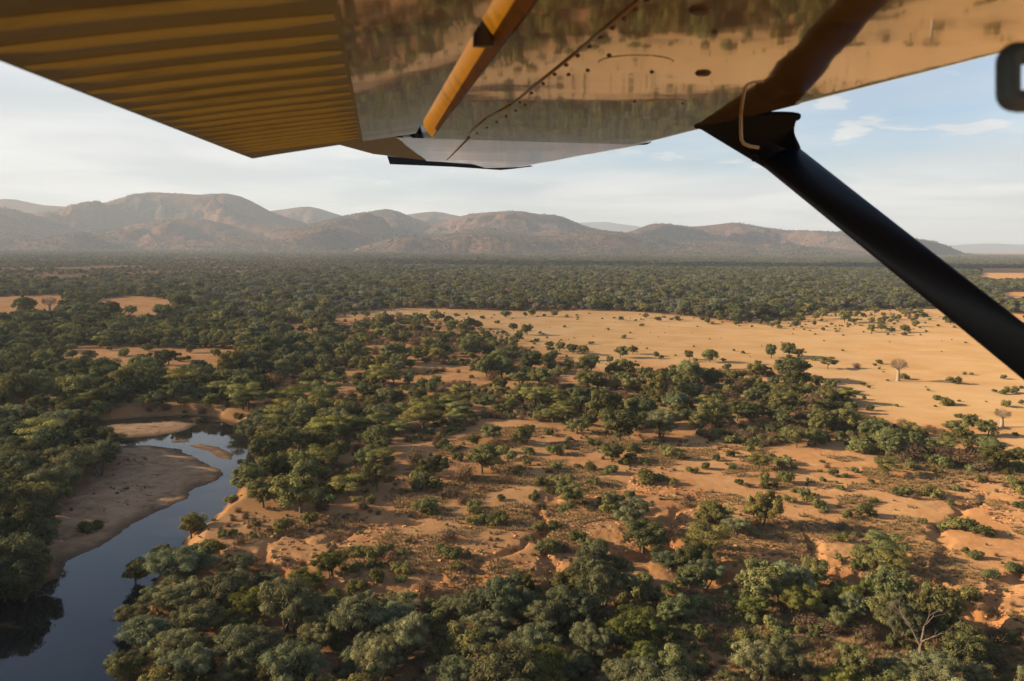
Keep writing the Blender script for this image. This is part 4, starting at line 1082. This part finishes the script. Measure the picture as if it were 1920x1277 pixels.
def scatter(poly, n, seed, clump=.5, cs=12.0):
    r = np.random.default_rng(seed); G = ground_poly(poly); x0, y0 = G.min(0); x1, y1 = G.max(0)
    x = x0 + r.random(n) * (x1 - x0); y = y0 + r.random(n) * (y1 - y0)
    ok = in_poly(x, y, G) & (fbm(x / cs, y / cs, seed, 3) > clump) & (np.abs(x) < y * .85 + 20)
    x, y = x[ok], y[ok]; z = height(x, y); g = z > WATER_Z + .3
    return np.stack([x, y, z], 1)[g], r
tp, r = scatter(OPEN, 65000, 31, .5)
tp2, _ = scatter(NEARS, 30000, 32, .40)
tp3, _ = scatter(NEARF, 14000, 33, .45)
tp = np.concatenate([tp, tp2, tp3]); s = .6 + .9 * r.random(len(tp))
mass('dry_grass', 'dry straw-coloured grass tufts on the orange soil', 'grass', [make_tuft(i) for i in range(4)], tp, np.ones((len(tp), 3)) * .2, np.stack([s, s, s * (.7 + .5 * r.random(len(tp)))], 1), [STRAW, STRAW])
m, nt, out = mat('clod_earth'); N = NT(nt)
c = N.mix(N.noise(N.n('ShaderNodeNewGeometry').outputs['Position'], .8, 4, .6), (.30, .13, .055), (.42, .24, .12))
nt.links.new(N.n('ShaderNodeBsdfDiffuse', {'Color': c}).outputs[0], out.inputs['Surface'])
CLOD = m
cl1, r = scatter([(1780, 905), (1900, 890), (2050, 930), (2050, 985), (1880, 985), (1800, 960)], 2600, 41, .46, 5)
cl2, _ = scatter([(420, 985), (980, 930), (1260, 900), (1600, 1000), (1900, 1060), (1980, 1180), (1540, 1080), (1240, 1010), (950, 1120), (430, 1075)], 11000, 42, .53, 6)
cl3, _ = scatter([(1180, 890), (1250, 905), (1250, 930), (1180, 925)], 500, 43, .4, 5)
cl = np.concatenate([cl1, cl2, cl3]); s = .25 + .75 * r.random(len(cl)) ** 2
mass('earth_clods', 'broken orange clods of earth along the gullies and scarp', 'clods', [make_clod(i) for i in range(4)], cl, np.ones((len(cl), 3)), np.stack([s * 1.2, s, s * .7], 1), [CLOD, CLOD])

# fallen log on the river bank
p = at(222, 1262, WATER_Z + .6); lg = MB(); rr_ = np.random.default_rng(77)
d = unit(np.array([.55, 1.0, .12]))
bare_branches(lg, rr_, np.array([0, 0, .25]), d, 5.0, .22, 2, 7, .5, .2, .0)
o = lg.build('fallen_log', BARK_PALE); o.location = (p[0], p[1], height1(p[0], p[1]))
tag(o, 'bleached fallen log lying on the bank beside the dark water', 'log')

# ------------------------------------------------------------------ the aeroplane the picture is taken from
def paint(name, base, rough=.08, coat=1.0, wav=.0, metallic=0.0):
    m, nt, out = mat(name); N = NT(nt)
    P = N.n('ShaderNodeTexCoord').outputs['Object']
    dirt = N.noise(P, 9, 5, .65); c = N.mix(N.ramp(dirt, .5, .75, 0, .75 if name.startswith('ochre') else .35), base, tuple(q * .45 for q in base))
    st = N.noise(N.n('ShaderNodeMapping', {'Vector': P, 'Scale': (1.2, 3.5, 1)}).outputs[0], 2.0, 6, .65, .4)
    c = N.mix(N.ramp(st, .52, .68, 0, .55), c, tuple(q * .4 for q in base))
    ins = {'Base Color': c, 'Roughness': .05 if metallic else .45, 'Metallic': metallic, 'Coat Weight': coat, 'Coat Roughness': rough, 'Coat IOR': 1.6}
    if name.startswith(('navy', 'ochre')): ins['Specular IOR Level'] = .12
    if wav:
        h = N.math('ADD', N.noise(P, .9, 2, .5), N.math('MULTIPLY', N.noise(P, 5, 2, .5), .05))
        b = N.n('ShaderNodeBump', {'Strength': 1.0, 'Distance': wav, 'Height': h}).outputs[0]
        ins['Coat Normal'] = b; ins['Normal'] = b
    nt.links.new(N.n('ShaderNodeBsdfPrincipled', ins).outputs[0], out.inputs['Surface'])
    return m
YEL = paint('yellow_paint', (.33, .225, .065), .03, .5, .007, .6)
ALLOY = paint('bare_alloy', (.50, .49, .47), .06, .3, .004, .8)
YELF = paint('shaded_tone_flap_paint', (.125, .122, .055), .35, .2)  # darker tone: shade on the flats between the ridges, put into the colour
RIDGE = paint('lit_tone_ridge_paint', (.265, .255, .075), .35, .2)  # brighter tone: light caught by the ridge faces, painted in
NAVY = paint('navy_paint', (.004, .009, .016), .35, .14)
RUBBER = paint('dark_screw', (.03, .022, .015), .5, 0)
TAN = paint('tan_paint', (.40, .34, .19), .3, .3)
ORANGE = paint('ochre_paint', (.20, .088, .004), .6, 0)

plane = bpy.data.objects.new('light_aircraft', None); COL.objects.link(plane)
plane.location = tuple(CAM); plane.empty_display_size = .3
tag(plane, 'yellow high-wing light aircraft with lowered corrugated flap and dark wing strut overhead', 'aircraft')
def rel(v): return np.asarray(v, float) - CAM
VPX, VPY = 705.0, 378.0
sv = unit(ray(VPX, VPY))                                   # outboard along the wing
cv = unit(np.cross(sv, np.array([0, 0, 1.0])))             # forward
nv = np.cross(cv, sv); nv = nv if nv[2] > 0 else -nv
DW = 0.32
def on_plane(px, py, n, d):
    v = ray(px, py); return v * (d / (v @ n))
def wp(px, py, off=0.0): return on_plane(px, py, nv, DW + off)
def sc_of(p): return p @ sv, p @ cv
LEa, LEb = sc_of(wp(1920, 110)), sc_of(wp(1480, 213))
TEa, TEb = sc_of(wp(960, 65)), sc_of(wp(828, 236))
def lerp_line(A, B, s): return A[1] + (B[1] - A[1]) * (s - A[0]) / (B[0] - A[0])
Lj = sc_of(wp(1310, 248)); Tj = sc_of(wp(742, 258))
S_ROOT = -0.7
print('wing', LEa, LEb, TEa, TEb, Lj, Tj)
def W(s, c, n): return sv * s + cv * c + nv * n
# inner wing panel: profile from trailing wall over the flat underside to the rounded leading edge and back over the top
def profile(s, cT, cL, thick, lr):
    pts = [(cT, thick * .55), (cT, .0)]
    for t in np.linspace(0.06, .97, 16): pts.append((cT + (cL - lr - cT) * t, 0.0))
    for a in np.linspace(0, 1, 9): pts.append((cL - lr + lr * math.sin(a * math.pi * .6), lr * .75 * (1 - math.cos(a * math.pi * .6))))
    pts += [(cL - lr * .6, thick * .85), (cL - (cL - cT) * .35, thick), (cT, thick * .55)]
    return pts
S_J = Tj[0]
rows = []
for s in np.linspace(S_ROOT, S_J, 10):
    rows.append([W(s, c, DW + n) for c, n in profile(s, lerp_line(TEa, TEb, s), lerp_line(LEa, LEb, s), .19, .10)])
def skin(name, rows, mtl, parent, smooth=True):
    mb = MB(); A = np.array(rows); r, k, _ = A.shape
    i, j = np.meshgrid(np.arange(r - 1), np.arange(k - 1), indexing='ij')
    mb.add(A.reshape(-1, 3), np.stack([i * k + j, i * k + j + 1, (i + 1) * k + j + 1, (i + 1) * k + j], -1).reshape(-1, 4)[:, ::-1], 0)
    o = mb.build(name, mtl, parent, smooth)
    if smooth:
        o.data.polygons.foreach_set('use_smooth', np.ones(len(o.data.polygons), bool))
        o.data.set_sharp_from_angle(angle=math.radians(28))
    return o
wing = skin('wing', rows, YEL, plane)
# outer panel rises a little more steeply
tipL, tipM, tipT = (985, 313), (940, 317), (800, 302)
s_axis2 = unit(ray(VPX, 355.0)); P0 = W(S_J, Tj[1], DW)
n2 = unit(np.cross(cv, s_axis2)); n2 = n2 if n2[2] > 0 else -n2
d2 = P0 @ n2
def wp2(px, py): return on_plane(px, py, n2, d2)
S2T = 0
tl, tm, tt = wp2(*tipL), wp2(*tipM), wp2(*tipT)
print('tip', tl, tm, tt)
c0T, c0L = Tj[1], lerp_line(LEa, LEb, S_J)
c1T, c1L = tt @ cv, tl @ cv
rows = []
for t in np.linspace(0, 1, 9):
    pr = []
    base = P0 - cv * (P0 @ cv)
    p0 = profile(0, c0T, c0L, .17, .06); p1 = profile(0, c1T, c1L, .11, .04)
    for (ca, na_), (cb, nb) in zip(p0, p1):
        A0 = base + cv * ca + n2 * na_
        fr = (cb - c1T) / (c1L - c1T)
        B0 = tt + (tl - tt) * fr + n2 * nb + (tm - (tt + (tl - tt) * ((tm @ cv - c1T) / (c1L - c1T)))) * max(0, 1 - abs(fr - .72) / .3)
        pr.append(A0 + (B0 - A0) * t)
    rows.append(pr)
skin('wing_outer_panel', rows, ALLOY, plane)
tipbase = tm - cv * (tm @ cv)
# drooped dark wing tip
def vplane(px, py): v = ray(px, py); return v * ((tipbase @ sv) / (v @ sv))
poly = [vplane(*q) for q in ((726, 293), (731, 308), (850, 313), (938, 319), (960, 317), (1000, 312), (985, 309), (935, 312), (850, 306), (800, 300), (760, 296))]
mb = MB(); k = len(poly); A = np.array(poly); B = A + sv * .25 + nv * .03
mb.add(np.concatenate([A, B]), [[i, (i + 1) % k, k + (i + 1) % k, k + i] for i in range(k)], 0)
mb.add(np.concatenate([A]), [list(range(k))], 0); mb.add(B, [list(range(k))[::-1]], 0)
mb.build('wing_tip', NAVY, plane)
# rear wall strip under the wing in the flap gap: bracket and ring
def box(mb, c, ax, half):
    ax = [np.asarray(a) * h for a, h in zip(ax, half)]
    V = [c + sx * ax[0] + sy * ax[1] + sz * ax[2] for sx in (-1, 1) for sy in (-1, 1) for sz in (-1, 1)]
    mb.add(V, [(0, 1, 3, 2), (4, 6, 7, 5), (0, 4, 5, 1), (2, 3, 7, 6), (0, 2, 6, 4), (1, 5, 7, 3)], 0)
rows = []
for s in np.linspace(S_ROOT, S_J - .1, 6):
    c = lerp_line(TEa, TEb, s) - .004
    rows.append([W(s, c - .045 * math.sin(a * math.pi), DW - .001 + .14 * a) for a in np.linspace(0, 1, 7)])
skin('flap_well_wall', rows, ORANGE, wing)
for px, py, hs in ((930, 50, .016),):
    q = wp(px, py, .04); s_, c_ = sc_of(q); c_ = lerp_line(TEa, TEb, s_) - .04
    mb = MB(); box(mb, W(s_, c_, DW + .05), (sv, cv, nv), (hs, .02, .05)); mb.build('flap_bracket', RUBBER, wing)
# flap: smooth nose and corrugated skin on a plane hinged below the wing's trailing wall
DELTA = math.radians(8.5)
OFF = -0.012
f1, f2 = wp(925, 0, OFF), wp(780, 250, OFF)
cf = -cv * math.cos(DELTA) - nv * math.sin(DELTA)
hinge = unit(f2 - f1)
nf = unit(np.cross(hinge, cf)); nf = nf if nf[2] > 0 else -nf
df = f1 @ nf
def fp(px, py): return on_plane(px, py, nf, df)
org = f2.copy(); cfo = unit(cf - hinge * (cf @ hinge))
def uv(p): return (p - org) @ hinge, (p - org) @ cfo
uN = uv(fp(680, 262)); uN2 = uv(fp(632, 0)); uT = uv(fp(472, 297)); uT2 = uv(fp(0, 112)); uH = uv(f1)
print('flap', uN, uN2, uT, uT2, uH)
def FP(a, b, n=0.0): return org + hinge * a + cfo * b + nf * n
A_END, A_ROOT = 0.0, uH[0] - .9
def chordT(a): return uT[1] + (uT2[1] - uT[1]) * (a - uT[0]) / (uT2[0] - uT[0])
def chordN(a): return uN[1] + (uN2[1] - uN[1]) * (a - uN[0]) / (uN2[0] - uN[0])
# end line runs from the hinge end to the trailing corner
def endshift(b): return uT[0] * b / uT[1]
rows = []
for t in np.linspace(0, 1, 12):
    a = A_ROOT + (A_END - A_ROOT) * t
    bN = chordN(a)
    pr = [FP(a + 0, 0.03, .07), FP(a, .0, .045), FP(a, -.008, .02), FP(a, 0, 0)]
    for q in np.linspace(.1, 1, 7): pr.append(FP(a + endshift(bN * q) * (t ** 8), bN * q + .012 * (q == 1), 0.0))
    rows.append(pr)
flap = skin('flap', rows, YEL, plane)
PITCHR = .143
na = 60; AA = np.linspace(A_ROOT, 0, na); rows = []
for i, a in enumerate(AA):
    bN, bT = chordN(a), chordT(a)
    t = i / (na - 1); pr = []
    for q in np.linspace(0, 1, 9):
        b = bN + (bT - bN) * q
        fade = min(1, q * 14) * min(1, (1 - q) * 14)
        pr.append(FP(a + endshift(b) * (t ** 30), b, -.002 + .012 * q * (1 - q)))
    pr.append(FP(a + endshift(bT) * (t ** 30), bT, .004)); pr.append(FP(a, bN * .4, .075)); pr.append(FP(a, .03, .07))
    rows.append(pr)
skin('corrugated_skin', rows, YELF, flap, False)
# pressed ridges of the corrugated skin, each one running from the nose to the trailing edge
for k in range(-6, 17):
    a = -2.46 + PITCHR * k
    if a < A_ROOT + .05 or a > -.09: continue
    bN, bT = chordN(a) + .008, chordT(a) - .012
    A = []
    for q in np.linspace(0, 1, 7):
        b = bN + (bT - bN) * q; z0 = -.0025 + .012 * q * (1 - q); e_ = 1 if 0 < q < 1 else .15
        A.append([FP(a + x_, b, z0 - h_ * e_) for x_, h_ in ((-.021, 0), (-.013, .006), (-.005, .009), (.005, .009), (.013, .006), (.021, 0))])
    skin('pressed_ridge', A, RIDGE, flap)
# closing rib at the outboard end of the flap
mb = MB(); e = [FP(0, 0, 0), FP(endshift(chordN(0)), chordN(0), 0), FP(uT[0], uT[1], 0), FP(uT[0], uT[1], .004), FP(0, .03, .07), FP(0, 0, .045)]
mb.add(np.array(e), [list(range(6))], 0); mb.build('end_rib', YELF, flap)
# aileron beyond the flap
mb = MB(); ap = [wp2(*q) for q in ((560, 268), (630, 270), (700, 289), (727, 292), (800, 301), (744, 258), (640, 258))]
A = np.array(ap); B = A + nv * .03; k = len(ap)
mb.add(A, [list(range(k))], 0); mb.add(B, [list(range(k))[::-1]], 0); mb.add(np.concatenate([A, B]), [[i, (i + 1) % k, k + (i + 1) % k, k + i] for i in range(k)], 0)
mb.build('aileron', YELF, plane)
# seams, screws and inspection covers on the underside
def disc(mb, c, ax, ay, n, r1, r2, z, seg=20):
    a = np.arange(seg) / seg * 6.2832
    o = c + r1 * (np.cos(a)[:, None] * ax + np.sin(a)[:, None] * ay); q = c + r2 * (np.cos(a)[:, None] * ax + np.sin(a)[:, None] * ay) - n * z
    mb.add(np.concatenate([o, q]), [[i, (i + 1) % seg, seg + (i + 1) % seg, seg + i] for i in range(seg)], 0)
    mb.add(q, [list(range(seg))], 0)
def seam(pts, wid, name='skin_seam'):
    mb = MB(); P_ = [wp(*q, -.0015) if q[1] < 256 else wp2(*q) - nv * .0015 for q in pts]
    for a, b in zip(P_[:-1], P_[1:]):
        d = unit(b - a); box(mb, (a + b) / 2, (d, unit(np.cross(nv, d)), nv), (np.linalg.norm(b - a) / 2, wid, .001))
    mb.build(name, SEAM, wing)
SEAM = paint('seam_paint', (.13, .09, .03), .3, .4)
seam([(1260, -72), (1200, 0), (1080, 100), (960, 196)], .0035); seam([(960, 196), (912, 222), (880, 250)], .004); seam([(880, 258), (838, 300)], .005)
scr = MB()
base = []
for A_, B_, n in (((1225, -20), (965, 190), 13), ((975, 195), (885, 248), 6)):
    for t in np.linspace(0, 1, n): base.append((A_[0] + (B_[0] - A_[0]) * t + 10, A_[1] + (B_[1] - A_[1]) * t + 2))
base += [(1310, 18), (1316, 137), (1142, 104), (1102, 132), (1222, 135), (1066, 140), (1280, 193), (1190, 190), (1340, 60)]
for i, (a, b) in enumerate(base):
    mb = MB(); disc(mb, wp(a, b), cv, sv, nv, .006, .004, .0035, 10)
    if i == 0: proto_s = mb.build('screw', RUBBER, wing); p0s = wp(a, b)
    else:
        o = proto_s.copy(); COL.objects.link(o); o.parent = wing; o.location = tuple(wp(a, b) - p0s)
for (px, py, r) in ((1312, 18, .02), (1318, 137, .02)):
    mb = MB(); disc(mb, wp(px, py), cv, sv, nv, r, r * .75, .006, 14); mb.build('drain_plug', RUBBER, wing)
for (px, py, r) in ((1192, 116, .085), (1250, 192, .075)):
    mb = MB(); disc(mb, wp(px, py), cv, sv, nv, r, r * .96, .0014, 32); mb.build('inspection_cover', YEL, wing)
# vortex generators along the leading edge
vg = None
for i, t in enumerate(np.linspace(0, 1, 46)):
    s_ = LEa[0] * .75 + (S_J * .98 - LEa[0] * .75) * t ** 1.4
    c_ = lerp_line(LEa, LEb, s_) - .012; pc = W(s_, c_, DW + .026)
    if vg is None:
        mb = MB(); box(mb, np.zeros(3), (sv, cv, nv), (.0014, .006, .0045)); vg = mb.build('vortex_generator', YEL, wing); o = vg
    else: o = vg.copy(); COL.objects.link(o); o.parent = wing
    o.location = tuple(pc)
# strut with its flared fairing
q1 = wp(1400, 232); dep1 = q1 @ fwd
def dp(px, py, d): return ray(px, py) * d
sA1, sA2 = (1432, 312), (1502, 282)
D0, D1 = dep1 * .97, dep1 * .60
L0, R0_ = dp(*sA1, D0), dp(*sA2, D0)
L1, R1_ = dp(2180, 922, D1 * .86), dp(2240, 862, D1 * .86)
L1, R1_ = dp(1925, 716, D1), dp(1925, 612, D1)
ex = unit((L1 + R1_) / 2 - (L0 + R0_) / 2)
def section(c, w, th, seg=20):
    a = np.arange(seg) / seg * 6.2832
    return c + np.cos(a)[:, None] * w + np.sin(a)[:, None] * th
rows = []
mid0, mid1 = (L0 + R0_) / 2, (L1 + R1_) / 2
wide0, wide1 = (R0_ - L0) / 2, (R1_ - L1) / 2
wide0 = wide0 - ex * (wide0 @ ex); wide1 = wide1 - ex * (wide1 @ ex)
thv = unit(np.cross(ex, wide0))
for t in np.linspace(0, 1.35, 8):
    c = mid0 + (mid1 - mid0) * t; w = wide0 + (wide1 - wide0) * t
    rows.append(np.concatenate([section(c, w, thv * np.linalg.norm(w) * .42), section(c, w, thv * np.linalg.norm(w) * .42)[:1]]))
strut = skin('wing_strut', rows, NAVY, plane)
fl, fr_ = wp(1306, 238, -.004), wp(1495, 222, -.004)
rows = []
for t in np.linspace(0, 1, 9):
    e_ = t ** .55
    l = fl + (L0 - fl) * t; r_ = np.array(fr_) + (R0_ - fr_) * t
    # concave flare at the front side
    r_ = r_ - (R0_ - L0) * .22 * math.sin(math.pi * min(1, t * 1.0)) * (1 - t) * .9
    c = (l + r_) / 2; w = (r_ - l) / 2
    thk = np.linalg.norm(wide0) * (.30 + .12 * t)
    sct = section(c, w, thv * thk); rows.append(np.concatenate([sct, sct[:1]]))
skin('fairing', rows, NAVY, strut)
mb = MB(); k = 24; sct = section((fl + fr_) / 2, (fr_ - fl) / 2 * 1.06, thv * np.linalg.norm(wide0) * .34, k)
mb.add(np.concatenate([sct, sct + nv * .012]), [[i, (i + 1) % k, k + (i + 1) % k, k + i] for i in range(k)], 0); mb.add(sct, [list(range(k))], 0)
mb.build('flange', NAVY, strut)
dv = dep1 * .9
mb = MB(); tube(mb, [dp(1389, 196, dv), dp(1389, 240, dv), dp(1390, 262, dv), dp(1395, 270, dv), dp(1405, 274, dv), dp(1423, 277, dv)], [.006] * 6, 8)
mb.build('fuel_vent_tube', TAN, plane, True)
cR = dp(1415, 296, D0); mb = MB(); a = np.linspace(0, 6.2832, 17)
tube(mb, [cR + right * math.cos(t) * .012 + up * math.sin(t) * .012 for t in a], [.0035] * 17, 6)
mb.build('tie_down_ring', NAVY, strut, True)
# window catch at the edge of the cabin window
LATCH = paint('grey_blue_plastic', (.045, .085, .11), .5, .1)
mb = MB(); dl = .75; pts = []
x0, x1, y0, y1, r = 1890, 1985, 100, 190, 16
for (cx_, cy_, a0) in ((x1 - r, y0 + r, -90), (x1 - r, y1 - r, 0), (x0 + r, y1 - r, 90), (x0 + r, y0 + r, 180)):
    for a in np.linspace(a0, a0 + 90, 6): pts.append(dp(cx_ + r * math.cos(math.radians(a)), cy_ + r * math.sin(math.radians(a)), dl))
pts.append(pts[0]); pts.append(pts[1])
tube(mb, pts, [.0105] * len(pts), 10)
mb.build('window_catch', LATCH, plane, True)
for o in plane.children: pass

# ------------------------------------------------------------------ clouds that lie over the plain to the left and shade the far forest
m, nt, out = mat('cloud_white'); N = NT(nt)
nt.links.new(N.n('ShaderNodeBsdfDiffuse', {'Color': (.85, .85, .86, 1)}).outputs[0], out.inputs['Surface'])
CLOUD = m
def cloud(x, y, z, lx, ly, seed, n, label):
    rng = np.random.default_rng(seed); mb = MB()
    th = np.linspace(0, math.pi, 9); ph = np.linspace(0, 2 * math.pi, 15)[:-1]
    for i in range(n):
        c = np.array([rng.uniform(-1, 1) * lx, rng.uniform(-1, 1) * ly, 0]); r = rng.uniform(130, 290) * (1 - .35 * abs(c[0] / lx))
        V = np.array([(math.sin(t) * math.cos(p), math.sin(t) * math.sin(p), math.cos(t)) for t in th for p in ph]) * [r * 1.5, r * 1.2, r * .5]
        V += (rng.random(V.shape) - .5) * r * .18; V[:, 2] = np.maximum(V[:, 2], -30 + V[:, 2] * .1)
        k = len(ph); mb.add(V + c, [[i_ * k + j, (i_ + 1) * k + j, (i_ + 1) * k + (j + 1) % k, i_ * k + (j + 1) % k] for i_ in range(8) for j in range(k)], 0)
    o = mb.build('cloud', CLOUD, None, True); o.location = (x, y, z)
    tag(o, label, 'cloud', 'flat clouds over the plain')
sh = 2600 / math.tan(SUN_EL)
cloud(1450 - sh, 3150, 2600, 1900, 380, 5, 44, 'long flat cloud drifting over the plain left of the aircraft')
cloud(1250 - .885 * sh, 8400, 2600, 850, 700, 6, 26, 'rounder flat cloud standing off before the hills behind the wing')

# ------------------------------------------------------------------ haze
m, nt, out = mat('haze_air'); N = NT(nt)
pv = N.n('ShaderNodeVolumePrincipled', {'Color': (.76, .85, .97, 1), 'Density': 5.0e-5, 'Anisotropy': .05})
nt.links.new(pv.outputs[0], out.inputs['Volume'])
mb = MB(); box(mb, np.array([0, 0, 450.0 - 20]), (np.array([1., 0, 0]), np.array([0, 1., 0]), np.array([0, 0, 1.])), (46000, 46000, 450.0 + 40))
tag(mb.build('haze', m), kind='stuff')
